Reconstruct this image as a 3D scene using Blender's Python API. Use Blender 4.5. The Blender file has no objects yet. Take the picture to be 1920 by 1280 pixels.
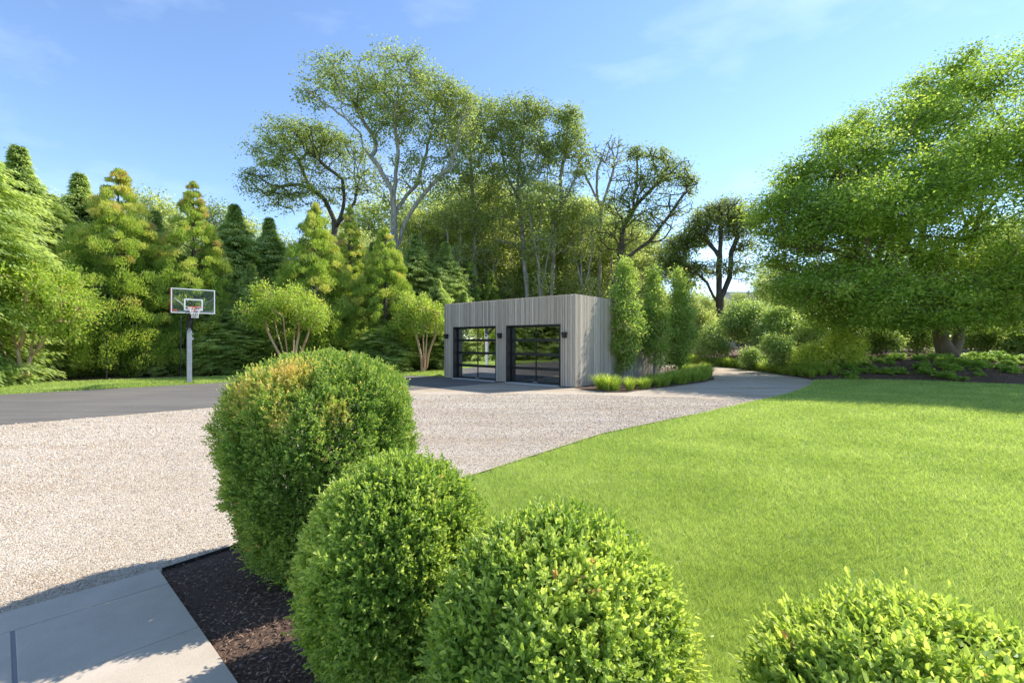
import bpy, math, random
import numpy as np
from mathutils import Vector

# ---------------------------------------------------------------- camera, sky, sun, exposure
S = bpy.context.scene
C = S.collection
CAM_H, F = 1.73, 853.3          # eye height, focal length in photo pixels (16 mm on 36 mm)
cd = bpy.data.cameras.new('camera'); cam = bpy.data.objects.new('camera', cd); C.objects.link(cam)
cam.location = (0, 0, CAM_H); cam.rotation_euler = (math.radians(90), 0, 0)
cd.lens = 16; cd.sensor_width = 36; cd.clip_start = 0.05; cd.clip_end = 3000
S.camera = cam

SUN_AZ = math.atan2(.87, .49)    # from +Y towards +X
SUN_EL = math.radians(44)
w = bpy.data.worlds.new('World'); S.world = w; w.use_nodes = True
nt = w.node_tree; nt.nodes.clear()
out = nt.nodes.new('ShaderNodeOutputWorld'); bg = nt.nodes.new('ShaderNodeBackground')
sky = nt.nodes.new('ShaderNodeTexSky'); sky.sky_type = 'NISHITA'; sky.sun_disc = False
sky.sun_elevation = SUN_EL; sky.sun_rotation = SUN_AZ
sky.air_density = 0.85; sky.dust_density = 0.0; sky.ozone_density = 2.2; sky.altitude = 0
tc = nt.nodes.new('ShaderNodeTexCoord'); mp = nt.nodes.new('ShaderNodeMapping')
mp.inputs['Scale'].default_value = (1.4, 3.0, 5.0); mp.inputs['Rotation'].default_value = (0.3, 0.5, 0.5)
nz = nt.nodes.new('ShaderNodeTexNoise'); nz.inputs['Scale'].default_value = 1.3; nz.inputs['Detail'].default_value = 7
nz.inputs['Roughness'].default_value = .55
cr = nt.nodes.new('ShaderNodeValToRGB'); cr.color_ramp.elements[0].position = .52; cr.color_ramp.elements[1].position = .85
cr.color_ramp.elements[1].color = (.28, .28, .28, 1)
mx = nt.nodes.new('ShaderNodeMix'); mx.data_type = 'RGBA'; mx.inputs[7].default_value = (6.0, 6.6, 7.6, 1)
hs = nt.nodes.new('ShaderNodeHueSaturation'); hs.inputs['Saturation'].default_value = 1.0; hs.inputs['Value'].default_value = 1.0
L = nt.links.new
L(tc.outputs['Generated'], mp.inputs[0]); L(mp.outputs[0], nz.inputs[0]); L(nz.outputs[0], cr.inputs[0])
gm = nt.nodes.new('ShaderNodeMix'); gm.data_type = 'RGBA'; gm.blend_type = 'MULTIPLY'; gm.inputs[0].default_value = 1; gm.inputs[7].default_value = (.945, .968, 1.0, 1)
L(sky.outputs[0], gm.inputs[6]); L(gm.outputs[2], hs.inputs['Color']); L(hs.outputs[0], mx.inputs[6]); L(cr.outputs[0], mx.inputs[0])
L(mx.outputs[2], bg.inputs[0]); bg.inputs[1].default_value = 0.15; L(bg.outputs[0], out.inputs[0])

sd = bpy.data.lights.new('sun', 'SUN'); sun = bpy.data.objects.new('sun', sd); C.objects.link(sun)
sd.energy = 3.6; sd.angle = math.radians(.5); sd.color = (1, .95, .86)
sv = Vector((math.sin(SUN_AZ) * math.cos(SUN_EL), math.cos(SUN_AZ) * math.cos(SUN_EL), math.sin(SUN_EL)))
sun.rotation_euler = sv.to_track_quat('Z', 'Y').to_euler()
S.view_settings.view_transform = 'Standard'; S.view_settings.look = 'None'
S.view_settings.exposure = 1.05; S.view_settings.gamma = 1
S.cycles.max_bounces = 8; S.cycles.transparent_max_bounces = 12; S.cycles.diffuse_bounces = 4
S.cycles.caustics_reflective = False; S.cycles.caustics_refractive = False

rng = np.random.default_rng(7)
random.seed(7)

# ---------------------------------------------------------------- helpers
def at(px, py, Y):
    return np.array([(px - 960) / F * Y, Y, CAM_H - (py - 640) / F * Y])
def tag(o, label=None, cat=None, group=None, kind=None):
    if label: o['label'] = label
    if cat: o['category'] = cat
    if group: o['group'] = group
    if kind: o['kind'] = kind
    return o
def empty(name, loc=(0, 0, 0), rz=0):
    o = bpy.data.objects.new(name, None); C.objects.link(o); o.location = loc; o.rotation_euler = (0, 0, rz)
    o.empty_display_size = .2
    return o
def copy_tree(o, parent=None):
    c = o.copy(); C.objects.link(c); c.parent = parent
    for ch in list(o.children): copy_tree(ch, c)
    return c
def link_mesh(name, me, mat, parent=None):
    o = bpy.data.objects.new(name, me); C.objects.link(o)
    if mat: me.materials.append(mat)
    if parent is not None: o.parent = parent
    return o
def np_mesh(name, V, Fc, mat, parent=None, tint=None, smooth=False):
    """V (n,3); Fc (m,k) equal-sized faces; tint per face"""
    V = np.asarray(V, np.float32); Fc = np.asarray(Fc, np.int32)
    me = bpy.data.meshes.new(name)
    m, k = Fc.shape
    me.vertices.add(len(V)); me.vertices.foreach_set('co', V.ravel())
    me.loops.add(m * k); me.loops.foreach_set('vertex_index', Fc.ravel())
    me.polygons.add(m); me.polygons.foreach_set('loop_start', np.arange(0, m * k, k, dtype=np.int32))
    me.polygons.foreach_set('loop_total', np.full(m, k, np.int32))
    me.update(calc_edges=True)
    if tint is not None:
        a = me.attributes.new('tint', 'FLOAT', 'FACE'); a.data.foreach_set('value', np.asarray(tint, np.float32))
    me.polygons.foreach_set('use_smooth', np.full(m, smooth, bool))
    return link_mesh(name, me, mat, parent)

class MB:
    """boxes, tubes and free polygons collected into ONE mesh"""
    def __init__(s): s.v = []; s.f = []; s.t = []
    def add(s, vs, fs, t=.5):
        n = len(s.v); s.v += [tuple(float(c) for c in v) for v in vs]
        s.f += [tuple(i + n for i in f) for f in fs]; s.t += [t] * len(fs)
    def box(s, c, size, ax=None, t=.5):
        c = np.array(c, float); h = np.array(size, float) / 2
        A = np.eye(3) if ax is None else np.array(ax, float)
        vs = [c + A[0] * h[0] * i + A[1] * h[1] * j + A[2] * h[2] * k for k in (-1, 1) for j in (-1, 1) for i in (-1, 1)]
        s.add(vs, [(0, 2, 3, 1), (4, 5, 7, 6), (0, 1, 5, 4), (2, 6, 7, 3), (0, 4, 6, 2), (1, 3, 7, 5)], t)
    def tube(s, pts, r, n=8, t=.5, cap=True):
        pts = [np.array(p, float) for p in pts]
        if not hasattr(r, '__len__'): r = [r] * len(pts)
        base = []
        for i, p in enumerate(pts):
            d = pts[min(i + 1, len(pts) - 1)] - pts[max(i - 1, 0)]; d = d / (np.linalg.norm(d) + 1e-9)
            ref = np.array([0, 0, 1.]) if abs(d[2]) < .9 else np.array([1., 0, 0])
            a = np.cross(d, ref); a /= np.linalg.norm(a); b = np.cross(d, a)
            base += [p + r[i] * (a * math.cos(2 * math.pi * k / n) + b * math.sin(2 * math.pi * k / n)) for k in range(n)]
        fs = [(i * n + k, i * n + (k + 1) % n, (i + 1) * n + (k + 1) % n, (i + 1) * n + k) for i in range(len(pts) - 1) for k in range(n)]
        if cap: fs += [tuple(range(n))[::-1], tuple(range((len(pts) - 1) * n, len(pts) * n))]
        s.add(base, fs, t)
    def build(s, name, mat, parent=None, smooth=False, bevel=0):
        me = bpy.data.meshes.new(name); me.from_pydata(s.v, [], s.f); me.update()
        a = me.attributes.new('tint', 'FLOAT', 'FACE'); a.data.foreach_set('value', s.t)
        if smooth: me.polygons.foreach_set('use_smooth', [True] * len(me.polygons))
        o = link_mesh(name, me, mat, parent)
        if bevel:
            b = o.modifiers.new('bevel', 'BEVEL'); b.width = bevel; b.segments = 2; b.limit_method = 'ANGLE'
        return o

def sheet(name, poly, z, mat, thick=0, kind='structure', jitter=0, step=.35):
    """flat polygon sheet; outline optionally made slightly uneven"""
    P = [np.array(p, float) for p in poly]
    if jitter:
        Q = []
        for i in range(len(P)):
            a, b = P[i], P[(i + 1) % len(P)]; n = max(1, min(60, int(np.linalg.norm(b - a) / step)))
            for k in range(n):
                q = a + (b - a) * k / n
                if k: q = q + rng.normal(0, jitter, 2)
                Q.append(q)
        P = Q
    n = len(P)
    vs = [(p[0], p[1], z) for p in P]; fs = [tuple(range(n))]
    if thick:
        vs += [(p[0], p[1], z - thick) for p in P]
        fs += [(i, i + n, (i + 1) % n + n, (i + 1) % n) for i in range(n)]
    me = bpy.data.meshes.new(name); me.from_pydata(vs, [], fs); me.update()
    if me.polygons[0].normal.z < 0: me.flip_normals()
    o = link_mesh(name, me, mat)
    if kind: o['kind'] = kind
    return o
def inside(P, poly):
    x, y = P[:, 0], P[:, 1]; r = np.zeros(len(P), bool); n = len(poly); j = n - 1
    for i in range(n):
        xi, yi = poly[i]; xj, yj = poly[j]
        c = ((yi > y) != (yj > y)) & (x < (xj - xi) * (y - yi) / (yj - yi + 1e-12) + xi)
        r ^= c; j = i
    return r
def unit(a): return a / (np.linalg.norm(a, axis=-1, keepdims=True) + 1e-9)
def rdir(n): return unit(rng.normal(size=(n, 3)))

# ---------------------------------------------------------------- materials
def nodes(name):
    m = bpy.data.materials.new(name); m.use_nodes = True; n = m.node_tree; n.nodes.clear()
    o = n.nodes.new('ShaderNodeOutputMaterial'); b = n.nodes.new('ShaderNodeBsdfPrincipled')
    n.links.new(b.outputs[0], o.inputs[0])
    return m, n, b, o
def ramp(n, stops):
    r = n.nodes.new('ShaderNodeValToRGB'); e = r.color_ramp.elements
    while len(e) < len(stops): e.new(.5)
    for i, (p, c) in enumerate(stops): e[i].position = p; e[i].color = (*c, 1)
    return r
def tex(n, kind, scale, coord='Object', detail=4, rough=.6, vec=None):
    t = n.nodes.new(kind); t.inputs['Scale'].default_value = scale
    if 'Detail' in t.inputs and kind == 'ShaderNodeTexNoise': t.inputs['Detail'].default_value = detail; t.inputs['Roughness'].default_value = rough
    if vec is None:
        c = n.nodes.new('ShaderNodeTexCoord'); n.links.new(c.outputs[coord], t.inputs['Vector'])
    else: n.links.new(vec, t.inputs['Vector'])
    return t
def mix(n, a, b, fac, mode='MIX'):
    x = n.nodes.new('ShaderNodeMix'); x.data_type = 'RGBA'; x.blend_type = mode
    for i, v in ((6, a), (7, b), (0, fac)):
        if isinstance(v, (int, float)): x.inputs[i].default_value = v
        elif isinstance(v, tuple): x.inputs[i].default_value = (*v, 1)
        else: n.links.new(v, x.inputs[i])
    return x.outputs[2]
def bump(n, b, h, dist, strength=1):
    u = n.nodes.new('ShaderNodeBump'); u.inputs['Distance'].default_value = dist; u.inputs['Strength'].default_value = strength
    n.links.new(h, u.inputs['Height']); n.links.new(u.outputs[0], b.inputs['Normal'])
def foliage(name, stops, trans=.4, rough=.5, spec=.35, tcol=(1.0, 1.0, .55)):
    m, n, b, o = nodes(name)
    a = n.nodes.new('ShaderNodeAttribute'); a.attribute_name = 'tint'
    r = ramp(n, stops); n.links.new(a.outputs['Fac'], r.inputs[0])
    n.links.new(r.outputs[0], b.inputs['Base Color']); b.inputs['Roughness'].default_value = rough
    b.inputs['Specular IOR Level'].default_value = spec
    t = n.nodes.new('ShaderNodeBsdfTranslucent'); c = mix(n, r.outputs[0], tcol, 1.0, 'MULTIPLY')
    g = n.nodes.new('ShaderNodeHueSaturation'); g.inputs['Value'].default_value = 1.9; g.inputs['Saturation'].default_value = 1.0
    n.links.new(c, g.inputs['Color']); n.links.new(g.outputs[0], t.inputs[0])
    x = n.nodes.new('ShaderNodeMixShader'); x.inputs[0].default_value = trans
    n.links.new(b.outputs[0], x.inputs[1]); n.links.new(t.outputs[0], x.inputs[2]); n.links.new(x.outputs[0], o.inputs[0])
    return m
def plain(name, col, rough=.5, metal=0, spec=.5, noise=0):
    m, n, b, o = nodes(name)
    t = tex(n, 'ShaderNodeTexNoise', 9, detail=6)
    k = 1 - noise
    r = ramp(n, [(.3, tuple(c * k for c in col)), (.7, tuple(min(1, c * (1 + noise)) for c in col))])
    n.links.new(t.outputs[0], r.inputs[0]); n.links.new(r.outputs[0], b.inputs['Base Color'])
    b.inputs['Roughness'].default_value = rough; b.inputs['Metallic'].default_value = metal
    b.inputs['Specular IOR Level'].default_value = spec
    return m
def bark(name, c0, c1, scale=6):
    m, n, b, o = nodes(name)
    c = n.nodes.new('ShaderNodeTexCoord'); mpn = n.nodes.new('ShaderNodeMapping'); mpn.inputs['Scale'].default_value = (1, 1, .25)
    n.links.new(c.outputs['Object'], mpn.inputs[0])
    t = tex(n, 'ShaderNodeTexNoise', scale, vec=mpn.outputs[0], detail=8)
    r = ramp(n, [(.32, c0), (.68, c1)]); n.links.new(t.outputs[0], r.inputs[0]); n.links.new(r.outputs[0], b.inputs['Base Color'])
    b.inputs['Roughness'].default_value = .9; bump(n, b, t.outputs[0], .03)
    return m

def m_gravel():
    m, n, b, o = nodes('pale_gravel')
    v = tex(n, 'ShaderNodeTexVoronoi', 90); v.feature = 'F1'
    v2 = tex(n, 'ShaderNodeTexVoronoi', 33)
    sep = n.nodes.new('ShaderNodeSeparateColor'); n.links.new(v.outputs['Color'], sep.inputs[0])
    r = ramp(n, [(0, (.34, .27, .20)), (.12, (.50, .415, .32)), (.4, (.61, .53, .425)), (.75, (.69, .61, .50)), (1, (.76, .69, .60))])
    n.links.new(sep.outputs[0], r.inputs[0])
    sep2 = n.nodes.new('ShaderNodeSeparateColor'); n.links.new(v2.outputs['Color'], sep2.inputs[0])
    r2 = ramp(n, [(0, (.8, .76, .72)), (1, (1.0, 1, 1))]); n.links.new(sep2.outputs[1], r2.inputs[0])
    big = tex(n, 'ShaderNodeTexNoise', .55, detail=5); rb = ramp(n, [(.33, (.88, .81, .72)), (.60, (1, .99, .965))]); n.links.new(big.outputs[0], rb.inputs[0])
    c = mix(n, r.outputs[0], r2.outputs[0], 1.0, 'MULTIPLY'); c = mix(n, c, rb.outputs[0], 1.0, 'MULTIPLY')
    co = n.nodes.new('ShaderNodeTexCoord'); mq = n.nodes.new('ShaderNodeMapping'); mq.inputs['Rotation'].default_value = (0, 0, -.72); mq.inputs['Scale'].default_value = (.12, 1.3, 1)
    n.links.new(co.outputs['Object'], mq.inputs[0]); st = tex(n, 'ShaderNodeTexNoise', 1.1, vec=mq.outputs[0], detail=4); rs_ = ramp(n, [(.40, (.80, .73, .64)), (.56, (1, 1, 1))]); n.links.new(st.outputs[0], rs_.inputs[0])
    c = mix(n, c, rs_.outputs[0], .8, 'MULTIPLY')
    n.links.new(c, b.inputs['Base Color']); b.inputs['Roughness'].default_value = .9
    bump(n, b, v.outputs['Distance'], .015, .7)
    return m
def m_asphalt():
    m, n, b, o = nodes('worn_asphalt')
    t = tex(n, 'ShaderNodeTexNoise', 160, detail=3); t2 = tex(n, 'ShaderNodeTexNoise', .5, detail=6)
    c = n.nodes.new('ShaderNodeTexCoord'); mp_ = n.nodes.new('ShaderNodeMapping'); mp_.inputs['Rotation'].default_value = (0, 0, -.76); mp_.inputs['Scale'].default_value = (.15, 2.2, 1)
    n.links.new(c.outputs['Object'], mp_.inputs[0]); t3 = tex(n, 'ShaderNodeTexNoise', 1.2, vec=mp_.outputs[0], detail=5)
    r = ramp(n, [(.3, (.11, .10, .088)), (.7, (.20, .18, .16))]); n.links.new(t.outputs[0], r.inputs[0])
    r2 = ramp(n, [(.3, (.85, .85, .85)), (.7, (1.1, 1.1, 1.1))]); n.links.new(t2.outputs[0], r2.inputs[0])
    r3 = ramp(n, [(.35, (.82, .82, .82)), (.65, (1.15, 1.13, 1.1))]); n.links.new(t3.outputs[0], r3.inputs[0])
    k = mix(n, r.outputs[0], r2.outputs[0], 1., 'MULTIPLY'); k = mix(n, k, r3.outputs[0], 1., 'MULTIPLY')
    n.links.new(k, b.inputs['Base Color']); b.inputs['Roughness'].default_value = .85; bump(n, b, t.outputs[0], .004, .6)
    return m
def m_mulch():
    m, n, b, o = nodes('shredded_mulch')
    t = tex(n, 'ShaderNodeTexNoise', 45, detail=6, rough=.7); v = tex(n, 'ShaderNodeTexVoronoi', 60)
    r = ramp(n, [(.3, (.05, .03, .02)), (.55, (.15, .09, .06)), (.75, (.22, .13, .09))]); n.links.new(t.outputs[0], r.inputs[0])
    n.links.new(r.outputs[0], b.inputs['Base Color']); b.inputs['Roughness'].default_value = .95; bump(n, b, t.outputs[0], .03)
    return m
def m_lawn():
    m, n, b, o = nodes('lawn_turf')
    t = tex(n, 'ShaderNodeTexNoise', 60, detail=4); t2 = tex(n, 'ShaderNodeTexNoise', .7, detail=5)
    r = ramp(n, [(.35, (.14, .20, .04)), (.65, (.29, .38, .09))]); n.links.new(t.outputs[0], r.inputs[0])
    r2 = ramp(n, [(.35, (.8, .85, .8)), (.65, (1.1, 1.05, 1.)),]); n.links.new(t2.outputs[0], r2.inputs[0])
    n.links.new(mix(n, r.outputs[0], r2.outputs[0], 1., 'MULTIPLY'), b.inputs['Base Color']); b.inputs['Roughness'].default_value = .9
    bump(n, b, t.outputs[0], .02)
    return m
def m_cladding():
    m, n, b, o = nodes('weathered_timber')
    a = n.nodes.new('ShaderNodeAttribute'); a.attribute_name = 'tint'
    r = ramp(n, [(0, (.30, .25, .195)), (.5, (.48, .415, .34)), (.85, (.58, .51, .425)), (1, (.68, .61, .52))]); n.links.new(a.outputs['Fac'], r.inputs[0])
    c = n.nodes.new('ShaderNodeTexCoord'); mp_ = n.nodes.new('ShaderNodeMapping'); mp_.inputs['Scale'].default_value = (1, 1, .04)
    n.links.new(c.outputs['Object'], mp_.inputs[0]); t = tex(n, 'ShaderNodeTexNoise', 60, vec=mp_.outputs[0], detail=5)
    r2 = ramp(n, [(.3, (.75, .74, .72)), (.7, (1.1, 1.1, 1.1))]); n.links.new(t.outputs[0], r2.inputs[0])
    n.links.new(mix(n, r.outputs[0], r2.outputs[0], 1., 'MULTIPLY'), b.inputs['Base Color']); b.inputs['Roughness'].default_value = .8
    bump(n, b, t.outputs[0], .004)
    return m
def m_stone():
    m, n, b, o = nodes('bluestone')
    t = tex(n, 'ShaderNodeTexNoise', 3, detail=9, rough=.7); t2 = tex(n, 'ShaderNodeTexNoise', 250, detail=2)
    r = ramp(n, [(.3, (.46, .385, .30)), (.7, (.57, .48, .38))]); n.links.new(t.outputs[0], r.inputs[0])
    r2 = ramp(n, [(.35, (.88, .88, .88)), (.65, (1.08, 1.08, 1.08))]); n.links.new(t2.outputs[0], r2.inputs[0])
    n.links.new(mix(n, r.outputs[0], r2.outputs[0], 1., 'MULTIPLY'), b.inputs['Base Color']); b.inputs['Roughness'].default_value = .75
    bump(n, b, t2.outputs[0], .002)
    return m
def m_glass(name, tint, boost):
    m, n, b, o = nodes(name); n.nodes.remove(b)
    t = n.nodes.new('ShaderNodeBsdfTransparent'); t.inputs[0].default_value = (*tint, 1)
    g = n.nodes.new('ShaderNodeBsdfGlossy'); g.inputs['Roughness'].default_value = 0.0; g.inputs[0].default_value = (.95, .97, 1, 1)
    f = n.nodes.new('ShaderNodeFresnel'); f.inputs[0].default_value = 1.5
    mt = n.nodes.new('ShaderNodeMath'); mt.operation = 'ADD'; mt.use_clamp = True; mt.inputs[1].default_value = boost
    n.links.new(f.outputs[0], mt.inputs[0])
    x = n.nodes.new('ShaderNodeMixShader'); n.links.new(mt.outputs[0], x.inputs[0])
    n.links.new(t.outputs[0], x.inputs[1]); n.links.new(g.outputs[0], x.inputs[2]); n.links.new(x.outputs[0], o.inputs[0])
    return m

M = dict(
 gravel=m_gravel(), asphalt=m_asphalt(), mulch=m_mulch(), lawn=m_lawn(), clad=m_cladding(), stone=m_stone(),
 clad_back=plain('cladding_backing', (.03, .027, .025), .9),
 black=plain('black_metal', (.012, .012, .013), .4, 0), blackm=plain('black_powder_coat', (.02, .02, .022), .45),
 galv=plain('galvanised_steel', (.36, .37, .385), .5, .35, noise=.15), whitep=plain('white_paint', (.8, .8, .78), .5),
 orange=plain('orange_paint', (.65, .10, .03), .4), red=plain('red_edge_padding', (.45, .05, .04), .6), net=plain('white_net_cord', (.75, .72, .70), .9),
 concrete=plain('pale_concrete', (.45, .44, .42), .85, noise=.1), innerwall=plain('interior_wall', (.30, .29, .28), .8), innerfloor=plain('interior_floor', (.22, .21, .20), .6),
 roofm=plain('roof_membrane', (.12, .12, .12), .9), joint=plain('grey_joint', (.27, .26, .25), .95), steel=plain('steel_edging', (.02, .02, .02), .6),
 glass=m_glass('door_glass', (.62, .68, .66), .09), board=m_glass('backboard_glass', (.93, .96, .95), -.03),
 bark_oak=bark('oak_bark', (.17, .15, .125), (.44, .40, .35), 7), bark_dark=bark('dark_bark', (.05, .04, .03), (.13, .105, .08), 6),
 bark_myrtle=bark('crepe_myrtle_bark', (.42, .22, .11), (.62, .47, .34), 2.2), bark_beech=bark('smooth_brown_bark', (.10, .075, .05), (.20, .15, .11), 3),
 oak=foliage('oak_leaves', [(0, (.11, .14, .05)), (.5, (.25, .31, .115)), (.85, (.36, .42, .15)), (1, (.44, .46, .20))], .45),
 wood=foliage('woodland_leaves', [(0, (.15, .19, .07)), (.5, (.35, .40, .16)), (1, (.58, .61, .32))], .55),
 darkoak=foliage('dark_oak_leaves', [(0, (.11, .14, .06)), (.6, (.26, .31, .12)), (1, (.40, .44, .19))], .5),
 beech=foliage('bright_tree_leaves', [(0, (.10, .17, .03)), (.5, (.26, .365, .065)), (.85, (.42, .50, .12)), (1, (.54, .58, .20))], .5),
 gold=foliage('golden_conifer', [(0, (.08, .13, .03)), (.35, (.17, .265, .05)), (.60, (.36, .455, .095)), (.84, (.56, .54, .17)), (1, (.54, .40, .19))], .42),
 hemlock=foliage('hemlock_needles', [(0, (.045, .08, .025)), (.5, (.21, .295, .08)), (1, (.58, .64, .29))], .5),
 myrtle=foliage('crepe_myrtle_leaves', [(0, (.14, .23, .04)), (.5, (.32, .42, .08)), (.9, (.50, .55, .14)), (1, (.54, .38, .18))], .5),
 horn=foliage('hornbeam_leaves', [(0, (.12, .20, .04)), (.5, (.28, .38, .09)), (.9, (.46, .53, .20)), (1, (.52, .44, .24))], .48),
 box=foliage('boxwood_leaves', [(0, (.05, .115, .02)), (.4, (.16, .26, .045)), (.7, (.33, .43, .095)), (.86, (.47, .50, .12)), (.97, (.66, .56, .19)), (1, (.62, .38, .18))], .38, .45, .4),
 boxy=foliage('young_boxwood_leaves', [(0, (.07, .15, .025)), (.4, (.185, .285, .045)), (.75, (.42, .50, .12)), (.985, (.55, .60, .18)), (1, (.56, .34, .16))], .42, .45, .4),
 grass=foliage('grass_blades', [(0, (.19, .27, .05)), (.5, (.35, .435, .12)), (.9, (.50, .58, .20)), (1, (.62, .62, .36))], .4, .5, .3),
 tuft=foliage('ornamental_grass_blades', [(0, (.10, .20, .04)), (.5, (.28, .38, .07)), (1, (.58, .57, .15))], .5),
 shrub=foliage('shrub_leaves', [(0, (.13, .21, .06)), (.5, (.31, .41, .13)), (1, (.55, .60, .30))], .45, .4, .5),
 lime=foliage('lime_shrub_leaves', [(0, (.22, .30, .05)), (.5, (.50, .56, .11)), (1, (.70, .68, .24))], .48),
 fern=foliage('fern_fronds', [(0, (.14, .27, .05)), (.5, (.30, .43, .09)), (1, (.55, .58, .20))], .5),
 pebble=None, chip=None)
def m_tint(name, stops, rough=.9):
    m, n, b, o = nodes(name); a = n.nodes.new('ShaderNodeAttribute'); a.attribute_name = 'tint'
    r = ramp(n, stops); n.links.new(a.outputs['Fac'], r.inputs[0]); n.links.new(r.outputs[0], b.inputs['Base Color']); b.inputs['Roughness'].default_value = rough
    return m
M['pebble'] = m_tint('pebbles', [(0, (.20, .15, .11)), (.10, (.36, .29, .22)), (.35, (.50, .42, .33)), (.7, (.59, .51, .42)), (.92, (.68, .61, .53)), (1, (.54, .37, .21))])
M['chip'] = m_tint('mulch_chips', [(0, (.07, .04, .027)), (.5, (.20, .12, .08)), (.85, (.36, .22, .15)), (1, (.48, .37, .28))])

# ---------------------------------------------------------------- terrain heights
BERM_EDGE = [(13.9, 20.3), (15.6, 19.3), (17.5, 20.6), (20.2, 17.9), (26, 15.5), (60, 10)]
def ground_z(x, y):
    """mulched bank behind the lawn on the right and beyond the drive"""
    x = np.asarray(x, float); y = np.asarray(y, float)
    # distance behind the lawn's far edge
    ey = np.interp(x, [13.2, 15.5, 18, 20.2, 26, 60], [20.6, 20.6, 20.0, 18.2, 15.5, 8])
    d1 = (y - ey)
    # distance to the right of the drive's far edge
    ex = np.interp(y, [19, 20.5, 24, 30, 33.5, 37, 42, 60], [13.2, 13.7, 14.5, 15.2, 13.8, 11.5, 9, 9])
    d2 = (x - ex)
    d = np.minimum(d1, d2)
    far = y > 33
    h = .95 * (1 - np.exp(-np.clip(d, 0, None) / 3.2))
    return np.clip(h, 0, .95)

# ---------------------------------------------------------------- the ground
sheet('ground', [(-1500, -1500), (1500, -1500), (1500, 1500), (-1500, 1500)], -.02, M['lawn'])
GRAVEL = [(-30, -9), (-2.9, 2.7), (-2.64, 3.4), (-1.5, 4.85), (-.48, 5.83), (1.68, 8.43), (4.2, 10.6), (7.1, 13.2), (9.6, 15.5), (11.8, 18.0), (13.4, 20.2),
          (13.8, 21.7), (13.95, 23.8), (14.2, 26.3), (14.2, 30.1), (13.0, 33.5), (10.5, 37), (4, 41), (2.5, 37.5), (8.2, 34), (10.4, 30), (10.9, 26), (9.7, 21.8),
          (7.5, 24.5), (3, 22), (2.3, 17.0), (-3.3, 21.7), (-6, 20), (-14, 9), (-30, -4)]
sheet('gravel_court', GRAVEL, .0, M['gravel'], jitter=.015)
ASPH = [(-.30, 19.25), (-.67, 18.95), (-3.4, 16.35), (-7.6, 12.15), (-10.6, 9.4), (-17, 3.6), (-26, -4), (-34, -4), (-22, 9.5), (-16.6, 14.75), (-11.5, 19.7), (-8.5, 21.9), (-5.3, 23.0), (-3.55, 22.7), (-3.2, 21.7)]
sheet('asphalt_court', ASPH, .006, M['asphalt'], jitter=.012)
LAWN = [(-1.5, 4.85), (-.48, 5.83), (1.68, 8.43), (4.2, 10.6), (7.1, 13.2), (9.6, 15.5), (11.8, 18.0), (13.4, 20.2), (15.0, 20.7), (17.8, 20.2), (20.2, 18.3), (26, 15.6), (34, 12), (34, -2), (3, -2), (2.3, .2), (2.2, 1.3), (1.25, 1.95), (.55, 2.35), (-.1, 3.0), (-.7, 4.1)]
sheet('lawn', LAWN, .01, M['lawn'], thick=.03, jitter=.02)
STRIP = [(-34, -3), (-22, 9.5), (-16.6, 14.75), (-11.5, 19.7), (-8.5, 21.9), (-5.3, 23.0), (-3.55, 22.7), (-3.7, 26.5), (-9, 26.2), (-15, 21.8), (-20.5, 18.2), (-26, 12), (-36, 0)]
sheet('grass_verge', STRIP, .01, M['lawn'], thick=.03, jitter=.02)
HEDGEBED = [(-36, 0), (-26, 12), (-20.5, 18.2), (-15, 21.8), (-9, 26.2), (-3.7, 26.5), (-3.7, 60), (-60, 60), (-60, 0)]
sheet('hedge_bed_soil', HEDGEBED, .002, M['mulch'])
BED = [(-2.64, 3.4), (-1.5, 4.85), (-.7, 4.1), (-.1, 3.0), (.55, 2.35), (1.25, 1.95), (2.2, 1.3), (2.3, .2), (3, -2), (.9, -2), (.9, .25)]
sheet('mulch_bed', BED, .004, M['mulch'])
GBED = [(2.30, 16.95), (2.79, 15.95), (3.17, 15.5), (3.87, 15.45), (4.9, 16.4), (6.4, 17.7), (8.05, 19.2), (9.2, 20.7), (9.66, 21.8), (10.6, 24.5), (10.9, 27), (10.4, 31), (7, 26), (2.9, 17.5)]
sheet('garage_planting_bed', GBED, .02, M['mulch'], thick=.04, jitter=.02)
# mulched bank
nx, ny = 150, 150
gx, gy = np.meshgrid(np.linspace(12.0, 75, nx), np.linspace(9, 90, ny))
gz = ground_z(gx, gy) + np.where(ground_z(gx, gy) > .02, .03 * np.sin(gx * 3.1) * np.cos(gy * 2.7), 0) - .015
V = np.stack([gx, gy, gz], -1).reshape(-1, 3)
idx = np.arange(nx * ny).reshape(ny, nx)
Fq = np.stack([idx[:-1, :-1], idx[:-1, 1:], idx[1:, 1:], idx[1:, :-1]], -1).reshape(-1, 4)
o = np_mesh('mulched_bank', V, Fq, M['mulch'], smooth=True); o['kind'] = 'structure'

# bluestone walk
A0 = np.array([-2.64, 3.4]); U = np.array([.748, -.664]); Vv = np.array([-.705, -.709])
def paver(name, u0, u1, v0, v1, lab):
    P = [A0 + U * u + Vv * v for u, v in ((u0, v0), (u1, v0), (u1, v1), (u0, v1))]
    m = MB(); n = 4; zt = .035
    m.add([(p[0], p[1], -.03) for p in P] + [(p[0], p[1], zt) for p in P], [(3, 2, 1, 0), (4, 5, 6, 7)] + [(i, (i + 1) % 4, (i + 1) % 4 + 4, i + 4) for i in range(4)])
    o = m.build(name, M['stone'], bevel=.004)
    me = o.data
    import bmesh
    bm = bmesh.new(); bm.from_mesh(me); bmesh.ops.recalc_face_normals(bm, faces=bm.faces); bm.to_mesh(me); bm.free()
    tag(o, lab, 'paver', 'bluestone pavers of the walk'); return o
paver('bluestone_slab', 0, .30, 0, 2.6, 'long narrow grey bluestone slab edging the walk against the gravel')
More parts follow.
